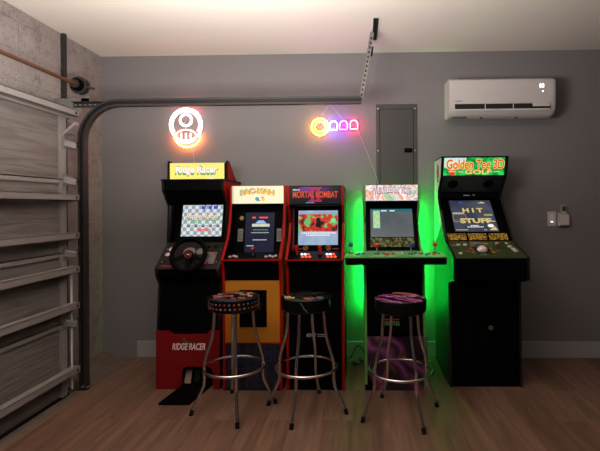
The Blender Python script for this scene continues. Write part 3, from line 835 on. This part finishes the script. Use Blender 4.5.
for v in (.60, .58, .565): b.fbox(fp3, xc - .05, xc + .07, v, v + .002, .003, .004, GRYD)
b.text(fp3, 'MIDWAY', xc - .03, .395, .075, .026, .003, GRYP, bold=.03, shear=.3)
for i in range(5): b.fbox(fp3, xc + .015 + i * .014, xc + .015 + i * .014 + .011, .398, .404, .003, .004, GRYP); b.fbox(fp3, xc + .015 + i * .014, xc + .015 + i * .014 + .011, .385, .391, .003, .004, GRYP)
b.build('coin_door_lettering', cdn)
slab(r3, 'apron', x0, x1, (3.282, .723), (3.26, .88), BLACKM)
slab(r3, 'deck_front', x0, x1, (3.26, .88), (3.215, .946), BLACKM)
dk, fd = slab(r3, 'control_deck', x0, x1, (3.215, .95), (3.37, .992), BLACK, n=-.004, th=.008)
fdk = Fr(fd.p(0, 0, .004), fd.U)
b = MB(); b.box(x0 + T, x1 - T, 3.208, 3.216, .944, .954, REDT); b.build('deck_edge_trim', r3)
BR = glow('lit_red_button', (1, .10, .03), 1.6, (.4, .02, .02)); BWt = glow('lit_white_button', (.9, .85, 1), 1.6, (.5, .5, .5))
for u in (-.135, .035):
    b = MB(); b.disc(fdk, xc + u, .08, .02, 0, .004, BLACKM, 14); b.tube([fdk.p(xc + u, .08, 0), fdk.p(xc + u, .08, .03), fdk.p(xc + u, .08, .075)], [.006, .010, .014], REDB, 12); b.build('joystick', r3, smooth=True)
for g0 in (-.10, .085):
    for i in range(3):
        button(r3, fdk, xc + g0 + i * .024, .095, BWt if i < 2 else BR, .010)
        button(r3, fdk, xc + g0 + .01 + i * .026, .045, BR, .010)
A, B = (3.45, .992), (3.50, 1.335)
slab(r3, 'deck_ledge', x0, x1, (3.365, .991), (3.455, .995), BLACKM)
bz, fz = slab(r3, 'bezel', x0, x1, A, B, BLACKM, n=-.012)
PBL = m_noise_glow('pale_blue_screen', [(.3, (.30, .42, .62)), (.7, (.45, .56, .72))], 14, .9)
sc = MB().fbox(fz, xc - .148, xc + .158, .045, .312, 0, .003, PBL).build('screen', r3)
FIG = m_noise_glow('arena_picture', [(.36, (.02, .02, .02)), (.44, (.55, .03, .02)), (.56, (.75, .06, .04)), (.60, (.1, .55, .12)), (.70, (.2, .8, .25))], 22, .9)
b = MB(); b.fbox(fz, xc - .146, xc + .156, .150, .283, .003, .004, FIG)
RDK = glow('picture_red', (.8, .07, .04), .9)
b.disc(fz, xc + .005, .236, .016, .0045, .005, SK, 14, ry=.022); b.fpoly(fz, [(xc - .018, .185), (xc + .03, .18), (xc + .022, .225), (xc - .008, .225)], .0045, .005, SK)
b.disc(fz, xc + .122, .236, .02, .0045, .005, glow('picture_green', (.25, .8, .3), .9), 16)
b.disc(fz, xc - .08, .22, .024, .004, .0045, glow('picture_green2', (.1, .6, .2), .9), 16)
b.fbox(fz, xc - .148, xc + .158, .288, .293, .003, .004, glow('picture_bluegrey', (.3, .38, .5), .8))
for i in range(17): b.fbox(fz, xc - .12 + i * .0155, xc - .12 + i * .0155 + .011, .132, .142, .003, .005, SW)
for i in range(12): b.fbox(fz, xc - .088 + i * .0155, xc - .088 + i * .0155 + .011, .116, .125, .003, .005, SW)
b.build('screen_picture', sc)
b = MB(); RPR = mat('red_print', (.35, .02, .02), .4); GPR = mat('orange_print', (.5, .16, .02), .4)
for u in (-.09, .085):
    pts = [fz.p(xc + u + .017 * math.cos(2 * PI * i / 20), .022 + .017 * math.sin(2 * PI * i / 20), .002) for i in range(20)]
    b.tube(pts, .003, GPR, 6, closed=True); b.fpoly(fz, [(xc + u - .008, .012), (xc + u + .01, .018), (xc + u - .002, .034)], 0, .002, GPR)
for u in (-.165, .115): b.fbox(fz, xc + u, xc + u + .05, .012, .020, 0, .001, RPR)
b.fbox(fz, x0 + T, x0 + .03, .0, .33, 0, .001, RPR)
b.build('bezel_print', bz)
slab(r3, 'speaker_panel', x0, x1, (3.49, 1.335), (3.322, 1.345), BLACKM, n=-.01)
MKM = m_noise_glow('dark_purple_marquee', [(.45, (.004, .002, .005)), (.62, (.012, .004, .02)), (.75, (.08, .01, .11))], 6, .8)
fm = ab(0, (3.318, 1.352), (3.312, 1.484)); mq = MB().fbox(fm, x0 + T, x1 - T, 0, .130, -.006, 0, MKM).build('marquee', r3)
MKR = glow('marquee_numeral_red', (.42, .015, .06), 1.0); MKO = glow('marquee_orange', (.75, .09, .02), 1.0); MKD = glow('marquee_dark_red', (.35, .02, .01), .9); MKP = glow('marquee_purple', (.16, .02, .22), 1.0)
b = MB(); b.disc(fm, xc - .06, .105, .07, .0002, .0004, MKP, 24, ry=.022)
for u in (-.022, .022): b.fbox(fm, xc + u - .011, xc + u + .011, .022, .122, .0005, .001, MKR)
for v in (.016, .110): b.fbox(fm, xc - .048, xc + .048, v, v + .014, .0005, .0015, MKR)
b.text(fm, 'MORTAL KOMBAT', xc, .068, .335, .052, .0015, MKD, bold=.03); b.text(fm, 'MORTAL KOMBAT', xc, .070, .33, .046, .0025, MKO, bold=.005)
b.text(fm, 'MIDWAY', xc - .14, .104, .05, .010, .001, MW, bold=.02); b.text(fm, 'ARCADE', xc - .04, .010, .06, .008, .001, PB, bold=.02)
b.build('marquee_lettering', mq)

# ---- 4. four-player cabinet ----
x0, x1 = .036, .478; xc = (x0 + x1) / 2
r4 = thing('arcade_cabinet', (xc, 3.3, 0), 'four player arcade cabinet with wide control deck and purple base, backlit green', 'arcade machine', 'arcade cabinets along the back wall')
pf = [(3.262, 0), (3.265, .37), (3.30, .60), (3.32, .93), (3.43, .99), (3.60, 1.12), (3.64, 1.20), (3.55, 1.372), (3.54, 1.503)]
GRT = mat('green_edge_trim', (.10, .30, .06), .35)
upright(x0, x1, pf, YB, r4, GRT, 1.503)
PUR = m_swirl('purple_swirl_art', [(.0, (.008, .003, .008)), (.35, (.03, .006, .03)), (.6, (.13, .02, .11)), (.8, (.28, .06, .22)), (1, (.02, .006, .02))], 1.5, 6, .4)
ri, fr_ = slab(r4, 'riser_front', x0 - T - .002, x1 + T + .010, (3.258, 0), (3.262, .385), PUR, n=-.012)
DOR = mat('burnt_orange_print', (.14, .035, .008), .5)
b = MB()
for (u, v, a, q) in ((.10, .04, .3, .05), (.26, .25, .9, .06), (.20, .16, 2.2, .05), (.32, .09, 1.1, .05), (.14, .12, 1.4, .04)):
    f_ = [(x0 + u + q * math.cos(a), v + q * math.sin(a)), (x0 + u - .3 * q * math.sin(a), v + .3 * q * math.cos(a)), (x0 + u - q * math.cos(a), v - q * math.sin(a)), (x0 + u + .3 * q * math.sin(a), v - .3 * q * math.cos(a))]
    b.fpoly(fr_, f_, 0, .0008, DOR)
b.fpoly(fr_, [(x0 + .0, .0), (x0 + .08, .0), (x0 + .0, .16)], 0, .0006, BLACKM)
b.build('riser_print', ri)
slab(r4, 'front_panel', x0, x1, (3.30, .385), (3.32, .93), BLACKM)
fp4 = ab(0, (3.30, .385), (3.32, .93))
b = MB(); b.fbox(fp4, xc - .09, xc + .10, .03, .32, 0, .003, BLACK)
cdn = b.build('coin_door', r4, bevel=.002)
b = MB(); b.text(fp4, 'TURTLES', xc - .02, .085, .11, .030, .003, mat('green_print', (.10, .30, .08), .5), bold=.04, arch=.006)
b.fbox(fp4, xc - .075, xc + .035, .112, .122, .003, .004, mat('dull_red_print', (.28, .03, .03), .5)); b.build('coin_door_lettering', cdn)
# wide deck
outl = [(-.095, 3.075), (-.085, 3.052), (.583, 3.052), (.595, 3.075), (.595, 3.25), (.52, 3.43), (.494, 3.44), (.02, 3.44), (-.02, 3.43), (-.095, 3.25)]
def plan(mb, pts, z0, z1, mt):
    k = len(pts); vs = [(a, c_, z0) for a, c_ in pts] + [(a, c_, z1) for a, c_ in pts]
    return mb.add(vs, [list(range(k))[::-1], list(range(k, 2 * k))] + [(i, (i + 1) % k, k + (i + 1) % k, k + i) for i in range(k)], mt)
b = MB(); plan(b, outl, .935, .984, BLACK); dbx = b.build('control_box', r4)
LDG = m_swirl('speckled_deck_green_glow', [(.0, (.02, .16, .04)), (.45, (.03, .45, .10)), (.6, (.35, .60, .35)), (1, (.05, .50, .12))], 22, 1.5, .3, wave=False)  # green glow of the light strips put into the speckled deck colour
b = MB(); plan(b, [(a, c_ if c_ > 3.08 else c_ - .002) for a, c_ in outl], .984, .992, LDG); ct = b.build('control_overlay', dbx)
b = MB(); b.tube([(-.097, 3.25, .985), (-.097, 3.075, .985), (-.086, 3.048, .985), (.584, 3.048, .985), (.597, 3.075, .985), (.597, 3.25, .985)], .005, GRT, 6); b.build('deck_edge_trim', dbx)
fdk = Fr((0, 3.06, .992), (0, 1, 0))
for (u, v, mt) in ((-.060, .20, BLUEB), (.125, .13, REDB), (.365, .13, BLUEB), (.545, .20, REDB)): joystick(r4, fdk, u, v, mt, .055, .017)
for (u, v, mt) in ((.00, .13, BLUEB), (.03, .14, BLUEB), (-.015, .09, BLUEB), (.175, .13, REDB), (.205, .11, REDB), (.235, .13, REDB), (.19, .08, REDB), (.40, .16, BLUEB), (.425, .13, REDB), (.445, .15, BLUEB), (.47, .09, BLUEB), (.49, .13, REDB), (.52, .09, REDB), (.56, .12, REDB), (.31, .2, PINKB), (.28, .2, PINKB), (.25, .2, PINKB)):
    button(r4, fdk, u, v, mt, .012)
b = MB(); YMt = mat('lime_print', (.55, .7, .2), .5)
for i in range(26):
    u = -.06 + i * .024; b.fbox(fdk, u, u + random.uniform(.006, .02), random.uniform(.02, .27), 0, 0, .0004, YMt) if False else b.fbox(fdk, u, u + random.uniform(.006, .018), *(lambda q: (q, q + .01))(random.uniform(.02, .26)), 0, .0004, YMt)
b.build('overlay_print', ct)
A, B = (3.47, .992), (3.69, 1.37)
bz, fz = slab(r4, 'bezel', x0, x1, A, B, BLACKM, n=-.012)
GSC = m_noise_glow('grey_green_screen', [(.3, (.085, .11, .12)), (.7, (.16, .165, .175))], 5, .9)
sc = MB().fbox(fz, xc - .166, xc + .170, .115, .365, 0, .003, GSC).build('screen', r4)
STL = glow('screen_teal', (.02, .16, .20), .9); SGY = glow('screen_grey_line', (.09, .10, .11), .8); SYL = glow('map_yellow', (.75, .75, .25), .9); SGL = glow('map_green', (.35, .75, .45), .9)
b = MB(); b.fbox(fz, xc - .166, xc + .170, .338, .365, .003, .0035, STL)
b.fbox(fz, xc - .145, xc - .09, .19, .350, .0035, .0045, SGL)
for i in range(5): b.fbox(fz, xc - .14 + (i % 2) * .02, xc - .12 + (i % 2) * .02, .20 + i * .028, .222 + i * .028, .0045, .005, SYL)
for (a, c_) in ((-.08, -.035), (-.01, .03)): b.fbox(fz, xc + a, xc + c_, .343, .352, .0035, .0045, SW)
for i in range(8): b.fbox(fz, xc - .08, xc + .155, .145 + i * .023, .147 + i * .023, .003, .004, SGY)
for i in range(8): b.fbox(fz, xc - .08 + i * .033, xc - .078 + i * .033, .135, .33, .003, .004, SGY)
b.build('screen_picture', sc)
STR = m_noise_glow('strip_art', [(.40, (.01, .02, .01)), (.50, (.10, .02, .01)), (.56, (.25, .28, .05)), (.62, (.03, .22, .05)), (.75, (.3, .35, .2))], 40, .6)
MB().fbox(fz, xc - .17, xc + .172, .030, .108, 0, .002, STR).build('instruction_strip', bz)
slab(r4, 'speaker_panel', x0, x1, (3.68, 1.37), (3.552, 1.372), BLACKM, n=-.01)
TMM = m_noise_glow('colour_burst_marquee', [(.30, (.12, .10, .40)), (.40, (.45, .40, .55)), (.47, (1, .9, .95)), (.54, (.80, .30, .15)), (.60, (.75, .70, .75)), (.68, (.15, .5, .2)), (.75, (.9, .8, .3))], 11, 1.1, .8)
fm = ab(0, (3.552, 1.375), (3.542, 1.500)); mq = MB().fbox(fm, x0 + T, x1 - T, 0, .124, -.006, 0, TMM).build('marquee', r4)
b = MB()
MGy = glow('marquee_grey_flash', (.75, .70, .78), 1.1)
b.text(fm, 'TURTLES IN TIME', xc + .005, .070, .29, .050, .0010, glow('marquee_brown', (.22, .05, .06), .8), bold=.05, arch=.014)
b.text(fm, 'TURTLES IN TIME', xc + .005, .072, .28, .040, .002, MGy, bold=.02, arch=.014)
b.build('marquee_lettering', mq)
# green light strips on the cabinet's back edges
GL = glow('green_led', (.0, 1, .06), 190, (.1, .5, .1))
for xx in (x0 + .004, x1 - .014):
    MB().box(xx, xx + .010, YB + .000, YB + .010, .46, 1.36, GL).build('led_strip', r4)
MB().box(x0 - .004, x0 - .001, YB, YB + .012, .40, 1.40, BLACKM).build('spill_blocker', r4)  # unseen lip, added to stop green light spilling left along the wall

# ---- 5. golf cabinet ----
x0, x1 = .660, 1.187; xc = (x0 + x1) / 2; YG = 3.945
r5 = thing('arcade_cabinet', (xc, 3.4, 0), 'tall golf arcade cabinet with bright green marquee and green trackball deck', 'arcade machine', 'arcade cabinets along the back wall')
pf = [(3.328, 0), (3.345, .768), (3.166, .811), (3.166, .966), (3.473, 1.059), (3.775, 1.394), (3.775, 1.444), (3.645, 1.568), (3.60, 1.726)]
outl5 = [(YG, 0)] + pf + [(3.72, 1.76), (YG, 1.70)]
outl5 = [(YG, 0)] + pf + [(YG, 1.726)]
sides(r5, x0, x1, outl5)
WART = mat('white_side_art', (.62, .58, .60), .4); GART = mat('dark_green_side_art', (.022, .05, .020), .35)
sa = MB().prism([(YG - .01, 1.02), (3.60, 1.18), (3.785, 1.385), (3.785, 1.45), (3.655, 1.575), (3.615, 1.715), (YG - .01, 1.715)], x0 - .0015, x0, WART).build('side_art', r5)
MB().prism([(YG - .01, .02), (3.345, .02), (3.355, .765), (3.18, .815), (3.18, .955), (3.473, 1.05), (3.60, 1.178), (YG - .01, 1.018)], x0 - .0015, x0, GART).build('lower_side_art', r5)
fs5 = Fr((x0 - .0015, 3.77, 1.60), (0, 0, 1), (0, -1, 0))
b = MB(); b.disc(fs5, 0, 0, .045, 0, .001, BLACKM, 24, ry=.075); b.disc(fs5, 0, 0, .032, .001, .002, mat('amber_print', (.75, .35, .03), .5), 24, ry=.058); b.fbox(fs5, -.012, .012, -.035, .035, .002, .003, BLACKM); b.build('oval_emblem', sa)
trims(r5, x0, x1, pf, BLACKG)
backs(r5, x0, x1, YG, 1.72)
MB().box(x0 + T, x1 - T, 3.61, YG, 1.712, 1.726, BLACK).build('top_panel', r5)
slab(r5, 'front_panel', x0, x1, (3.333, 0.0), (3.35, .768), BLACK, n=-.012)
fp5 = ab(0, (3.333, 0), (3.35, .768))
b = MB(); b.fbox(fp5, xc - .105, xc + .085, .20, .575, 0, .002, BLACKM); cdn = b.build('coin_door', r5, bevel=.001)
b = MB(); b.disc(fp5, xc + .042, .432, .016, .002, .010, SILV, 20); b.disc(fp5, xc + .042, .432, .007, .010, .012, DKSTEEL, 12); b.build('lock', cdn)
slab(r5, 'deck_underside', x0, x1, (3.345, .775), (3.168, .816), BLACK)
slab(r5, 'deck_front', x0, x1, (3.168, .811), (3.168, .960), BLACK)
GDK = mat('green_golf_deck', (.028, .050, .014), .3, var=.35, vscale=10)
dk, fd = slab(r5, 'control_deck', x0, x1, (3.166, .966), (3.473, 1.059), GDK, n=-.006, th=.008)
fdk = Fr(fd.p(0, 0, .002), fd.U)
b = MB(); b.disc(fdk, xc - .03, .135, .054, 0, .004, BLACKG, 28); tbk = b.build('trackball_ring', r5)
MB().ball(fdk.p(xc - .03, .135, -.004), .040, mat('trackball_white', (.72, .60, .62), .15), 24).build('trackball', tbk, smooth=True)
for (u, v, r_) in ((-.18, .24, .016), (-.13, .24, .016), (.115, .265, .013), (.185, .265, .013), (.19, .20, .018), (.20, .155, .018), (.205, .12, .018), (-.20, .075, .014)):
    button(r5, fdk, xc + u, v, PINKB, r_, .008)
b = MB(); OP = mat('amber_deck_print', (.42, .24, .03), .5); RP = mat('brown_red_print', (.22, .04, .025), .5)
for i in range(12):
    a = 2 * PI * i / 12; b.disc(fdk, xc - .03 + .085 * math.cos(a), .135 + .075 * math.sin(a), .010, 0, .0006, OP if i % 2 else BLACKM, 8)
b.fbox(fdk, xc - .25, xc - .20, .225, .238, 0, .0006, OP); b.fbox(fdk, xc - .10, xc - .06, .215, .228, 0, .0006, OP)
b.fbox(fdk, xc - .085, xc + .0, .255, .29, 0, .0006, BZA); b.fbox(fdk, xc + .01, xc + .05, .25, .28, 0, .0006, OP); b.fbox(fdk, xc - .15, xc - .09, .11, .15, 0, .0006, RP); b.fbox(fdk, xc + .03, xc + .10, .11, .15, 0, .0006, RP)
b.build('deck_print', dk)
# monitor bezel
A, B = (3.478, 1.060), (3.84, 1.402)
bz, fz = slab(r5, 'bezel', x0, x1, A, B, BLACKM, n=-.012)
GTS = m_noise_glow('golf_screen', [(.3, (.022, .032, .07)), (.5, (.045, .055, .085)), (.7, (.08, .088, .12))], 7, .9)
sc = MB().fbox(fz, xc - .168, xc + .172, .10, .455, 0, .003, GTS).build('screen', r5)
HY = glow('golf_yellow', (.75, .58, .22), .9); HG = glow('golf_green', (.30, .38, .12), .9); HB = glow('golf_blue', (.05, .09, .45), .9)
b = MB()
for nn, mt, bd in ((.0035, SK, .05), (.0045, HY, .02)):
    b.text(fz, 'H I T', xc + .008, .335, .165, .052, nn, mt, bold=bd + .03); b.text(fz, 'STUFF', xc + .012, .215, .25, .056, nn, mt, bold=bd + .03)
b.disc(fz, xc - .075, .43, .02, .003, .0045, HB, 16, ry=.010); b.fbox(fz, xc + .07, xc + .125, .42, .428, .003, .0045, HY); b.fbox(fz, xc + .09, xc + .11, .428, .437, .003, .0045, HY)
b.fbox(fz, xc + .09, xc + .158, .27, .292, .003, .0045, HG); b.fbox(fz, xc + .10, xc + .155, .235, .25, .003, .0045, HB); b.fbox(fz, xc + .09, xc + .165, .205, .213, .003, .0045, HY)
for (v, q) in ((.158, .075), (.143, .13)):
    for i in range(int(q / .0125)): b.fbox(fz, xc - q / 2 + i * .013 + .0, xc - q / 2 + i * .013 + .009, v, v + .008, .003, .0045, SW)
for (u, q) in ((-.16, .10), (.06, .035)):
    for i in range(int(q / .0125)): b.fbox(fz, xc + u + i * .012, xc + u + i * .012 + .009, .112, .119, .003, .0045, HY)
b.disc(fz, xc + .12, .16, .025, .003, .0045, SW, 14, ry=.018); b.fpoly(fz, [(xc + .10, .112), (xc + .165, .112), (xc + .15, .15)], .003, .0045, HY)
b.tube([fz.p(xc - .16, .29, .004), fz.p(xc - .06, .29, .004), fz.p(xc - .06, .21, .004), fz.p(xc - .16, .21, .004)], .0014, HY, 5, closed=True)
for i in range(7): b.fbox(fz, xc - .158 + i * .013, xc - .149 + i * .013, .30, .308, .003, .0045, SW)
b.build('screen_picture', sc)
AMB = m_noise_glow('amber_text_blocks', [(.45, (.02, .012, .005)), (.55, (.42, .20, .02)), (.7, (.60, .32, .04))], 90, .75)
b = MB()
for i in range(3): b.fbox(fz, xc - .235 + i * .158, xc - .235 + i * .158 + .142, .012, .078, 0, .002, AMB)
b.build('instruction_strip', bz)
GSD = mat('grey_black_speaker_panel', (.016, .018, .022), .35, spec=.3)
sp, fsp = slab(r5, 'speaker_panel', x0, x1, (3.775, 1.446), (3.650, 1.566), GSD, n=-.014)
for u in (-.155, .135):
    b = MB(); b.disc(fsp, xc + u, .09, .042, -.002, .0005, BLACKM, 28)
    b.tube([fsp.p(xc + u + .042 * math.cos(2 * PI * i / 28), .09 + .042 * math.sin(2 * PI * i / 28), 0) for i in range(28)], .003, BLACKG, 6, closed=True); b.build('speaker', sp)
slab(r5, 'screen_hood', x0, x1, (3.84, 1.392), (3.775, 1.444), BLACKM, n=-.012)
fh5 = Fr((0, 3.775, 1.394))
b = MB(); b.fbox(fh5, x0 + T, x1 - T, .0, .054, -.02, -.008, BLACKM); hd = b.build('hood_front', r5)
b = MB()
for i in range(4): b.fbox(fh5, xc - .05 + i * .013, xc - .05 + i * .013 + .010, .020, .028, -.008, -.007, GRYP)
b.fbox(fh5, xc + .02, xc + .045, .024, .028, -.008, -.007, GRYP); b.build('hood_lettering', hd)
GMQ = m_noise_glow('green_marquee', [(.35, (.0, .20, .03)), (.5, (.01, .48, .08)), (.65, (.05, .75, .15))], 22, 1.0)
fm = ab(0, (3.645, 1.574), (3.605, 1.716)); H5 = dist((3.645, 1.574), (3.605, 1.716))
MB().fbox(fm, x0 + T, x1 - T, -.004, H5 + .006, -.02, -.012, BLACK).build('marquee_frame', r5)
mq = MB().fbox(fm, x0 + .022, x1 - .022, .002, H5 - .002, -.010, -.002, GMQ).build('marquee', r5)
GW = glow('marquee_sky', (.65, .80, .85), 1.0); GRd = glow('marquee_letter_red', (.80, .05, .02), .95); GYe = glow('marquee_letter_yellow', (1, .72, .18), 1.0)
b = MB(); b.fpoly(fm, [(x0 + .025, H5 - .004), (x0 + .025, .07), (x0 + .08, .045), (x0 + .15, .06), (x0 + .19, .10), (x0 + .20, H5 - .004)], -.002, -.0015, GW)
for nn, mt, bd in ((-.001, GYe, .06), (.0002, GRd, .012)):
    b.text(fm, 'Golden Tee 3D', xc + .008, .093, .455 + bd * .2, .074 + bd * .2, nn, mt, bold=bd)
for nn, mt, bd in ((-.001, GRd, .03), (.0002, GYe, .0)):
    b.text(fm, 'GOLF', xc + .035, .030, .21 + bd * .2, .036 + bd * .1, nn, mt, bold=bd + .02)
for (u0, u1) in ((-.125, -.085), (.155, .20)): b.fbox(fm, xc + u0, xc + u1, .028, .034, -.001, .0, GYe)
b.fpoly(fm, [(xc - .205, .045), (xc - .14, .045), (xc - .155, .005), (xc - .19, .005)], -.001, 0, GRd); b.fbox(fm, xc - .20, xc - .145, .030, .038, 0, .0008, GYe)
b.build('marquee_lettering', mq)


# ------------------------------------------------------------------ bar stools
def stool(cx, cy, ang, label, topm, sidem, deco):
    r = thing('bar_stool', (cx, cy, 0), label, 'bar stool', 'chrome bar stools in front of the arcade machines')
    R = .163; zt = .752
    st = MB().lathe((cx, cy, 0), [(.10, zt - .092), (R - .012, zt - .090), (R - .002, zt - .082), (R, zt - .05), (R, zt - .022), (R - .004, zt - .01)], sidem, 48).build('seat', r, smooth=True)
    MB().lathe((cx, cy, 0), [(R - .004, zt - .0105), (R - .012, zt - .003), (R - .03, zt), (R - .08, zt + .004), (.02, zt + .006)], topm, 48).build('seat_top', st, smooth=True)
    MB().tube([(cx + (R + .0) * math.cos(2 * PI * i / 48), cy + R * math.sin(2 * PI * i / 48), zt - .010) for i in range(48)], .003, sidem, 6, closed=True).build('piping', st, smooth=True)
    deco(st, cx, cy, R, zt)
    for k_ in range(4):
        a = math.radians(ang + 90 * k_); ca, sa_ = math.cos(a), math.sin(a)
        prof_ = [(.070, .672), (.105, .668), (.122, .65), (.127, .60), (.132, .53), (.142, .47), (.160, .41), (.178, .35), (.186, .31), (.187, .27), (.192, .22), (.212, .14), (.235, .08), (.262, .045), (.272, .012)]
        prof_ = [(.070, .668), (.108, .664), (.124, .645), (.127, .60), (.131, .54), (.142, .48), (.160, .42), (.178, .365), (.187, .32), (.188, .27), (.187, .22), (.194, .175), (.216, .125), (.243, .07), (.262, .03), (.266, .02)]
        # round the polyline
        pts = []
        for i in range(len(prof_) - 1):
            for t_ in (0, .5):
                q = prof_[i][0] * (1 - t_) + prof_[i + 1][0] * t_; z_ = prof_[i][1] * (1 - t_) + prof_[i + 1][1] * t_
                pts.append((cx + q * ca, cy + q * sa_, z_))
        pts.append((cx + .266 * ca, cy + .266 * sa_, .02))
        lg = MB().tube(pts, .0105, CHROME, 12).build('leg', r, smooth=True)
        MB().tube([(cx + .263 * ca, cy + .263 * sa_, .035), (cx + .272 * ca, cy + .272 * sa_, .0)], .0135, SEALM, 12).build('rubber_foot', lg, smooth=True)
    MB().tube([(cx + .199 * math.cos(2 * PI * i / 56), cy + .199 * math.sin(2 * PI * i / 56), .285) for i in range(56)], .0095, CHROME, 12, closed=True).build('foot_ring', r, smooth=True)
    MB().lathe((cx, cy, 0), [(.11, .662), (.115, .664), (.115, .672), (.11, .675)], BLACKM, 32).build('swivel_plate', r)
    return r


VIN = mat('black_vinyl', (.002, .002, .0025), .3, var=.2, spec=.25)
VT1 = m_swirl('black_vinyl_streaked', [(.0, (.006, .006, .006)), (.6, (.01, .01, .01)), (.68, (.16, .03, .01)), (.74, (.01, .01, .01)), (1, (.01, .01, .01))], 9, 1.2, .22, wave=False)
VT2 = m_swirl('black_vinyl_inked', [(.0, (.005, .005, .006)), (.61, (.008, .008, .008)), (.64, (.16, .19, .18)), (.67, (.01, .01, .01)), (1, (.01, .01, .01))], 11, 2.5, .2, wave=False)
VT3 = m_swirl('purple_vinyl_print', [(.0, (.012, .004, .012)), (.35, (.05, .008, .045)), (.6, (.34, .04, .27)), (.8, (.42, .12, .24)), (1, (.05, .01, .05))], 4.0, 5, .25)
sq = [mat('sq_' + n_, c_, .4) for n_, c_ in (('blue', (.03, .08, .5)), ('red', (.5, .03, .03)), ('pink', (.5, .08, .14)), ('grey', (.28, .28, .28)), ('orange', (.6, .15, .03)), ('white', (.5, .5, .5)), ('yellow', (.75, .5, .05)))]


def patch(b, cx, cy, R, a, z, w_, h_, mt):
    f_ = Fr((cx + R * math.cos(a), cy + R * math.sin(a), z), (0, 0, 1), (-math.sin(a), math.cos(a), 0))
    b.fbox(f_, -w_ / 2, w_ / 2, -h_ / 2, h_ / 2, -.002, .0015, mt)


def deco1(st, cx, cy, R, zt):
    b = MB(); random.seed(3)
    for row, z in ((0, zt - .032), (1, zt - .060)):
        for i in range(34):
            a = 2 * PI * i / 34 + row * .03; q = random.choice(sq[:6]); s_ = .011 if q not in (sq[3], sq[5]) else .008
            patch(b, cx, cy, R, a, z, s_, s_ * .95, q)
    b.build('pixel_print', st)
    b = MB(); f_ = Fr((cx, cy, zt + .002), (0, 1, 0))
    for i in range(26):
        a = random.uniform(0, 2 * PI); q = random.uniform(.04, .125); l_ = random.uniform(.008, .03)
        u, v = q * math.cos(a), q * math.sin(a)
        b.fbox(f_, u - l_, u + l_, v - .003, v + .003, -.001, .0045, random.choice([sq[1], sq[4], sq[5], sq[2]]))
    b.build('top_print', st)


def deco2(st, cx, cy, R, zt):
    b = MB()
    inkm = mat('ink_blue', (.10, .15, .20), .4); grn = mat('ink_green', (.03, .22, .12), .4)
    pts = []
    for i in range(10):
        a = -PI * .5 - .1 + .03 * i; pts.append((cx + (R + .001) * math.cos(a), cy + (R + .001) * math.sin(a), zt - .018 - .007 * i + .004 * math.sin(i)))
    b.tube(pts, .003, inkm, 6)
    pts = [(cx + (R + .001) * math.cos(a), cy + (R + .001) * math.sin(a), z) for a, z in ((-.35, zt - .02), (-.30, zt - .045), (-.22, zt - .06), (-.18, zt - .03))]
    b.tube(pts, .004, grn, 6); b.build('side_print', st)
    b = MB(); f_ = Fr((cx, cy, zt + .002), (0, 1, 0))
    for (u, v, l_, m_) in ((-.09, -.10, .03, sq[6]), (.02, -.125, .018, sq[4]), (.05, -.12, .018, sq[2]), (-.11, -.07, .02, sq[5]), (.10, -.09, .02, inkm)): b.fbox(f_, u - l_, u + l_, v - .004, v + .004, -.004, .004, m_)
    b.build('top_print', st)


def deco3(st, cx, cy, R, zt):
    b = MB(); pl = mat('pink_lettering', (.55, .42, .48), .5); f_ = Fr((cx, cy, zt + .002), (0, 1, 0))
    b.text(f_, 'TURTLES IN TIME', .0, -.02, .19, .035, .005, pl, bold=.02)
    om = mat('orange_ink', (.5, .16, .03), .4)
    for i in range(8):
        a = .3 + i * .22; b.fbox(f_, .11 * math.cos(a) - .014, .11 * math.cos(a) + .014, .11 * math.sin(a) - .004, .11 * math.sin(a) + .004, -.002, .004, om)
    b.build('top_print', st)


stool(-.828, 2.946, -71, 'chrome bar stool with black seat edged in rows of small coloured squares', VT1, VIN, deco1)
stool(-.352, 2.946, -103, 'chrome bar stool with black seat, middle one, before the dark red marquee machine', VT2, VIN, deco2)
stool(.262, 2.888, -66, 'chrome bar stool with purple printed seat before the purple based machine', VT3, VIN, deco3)

# ------------------------------------------------------------------ power cords by the wall
b = MB(); pts = []
for i in range(24):
    t_ = i / 23; pts.append((-.09 + .20 * t_, 3.90 - .05 * math.sin(t_ * 5), .012 + .13 * max(0, math.sin(t_ * PI * 1.3)) ** 1.5))
b.tube(pts, .005, SEALM, 8)
tag(b.build('power_cord', smooth=True), 'black power cord arching from the floor between the third and fourth machines', 'cord')
b = MB(); pts = []
for i in range(30):
    t_ = i / 29; pts.append((-.06 + .09 * t_ + .03 * math.cos(t_ * 11), 3.74 + .05 * math.sin(t_ * 11), .008 + .06 * t_))
b.tube(pts, .0045, SEALM, 8)
tag(b.build('power_cord', smooth=True), 'black cord coiled loosely on the floor beside the green lit wall', 'cord')

for o in S.objects:
    if '_o' in o.keys(): del o['_o']
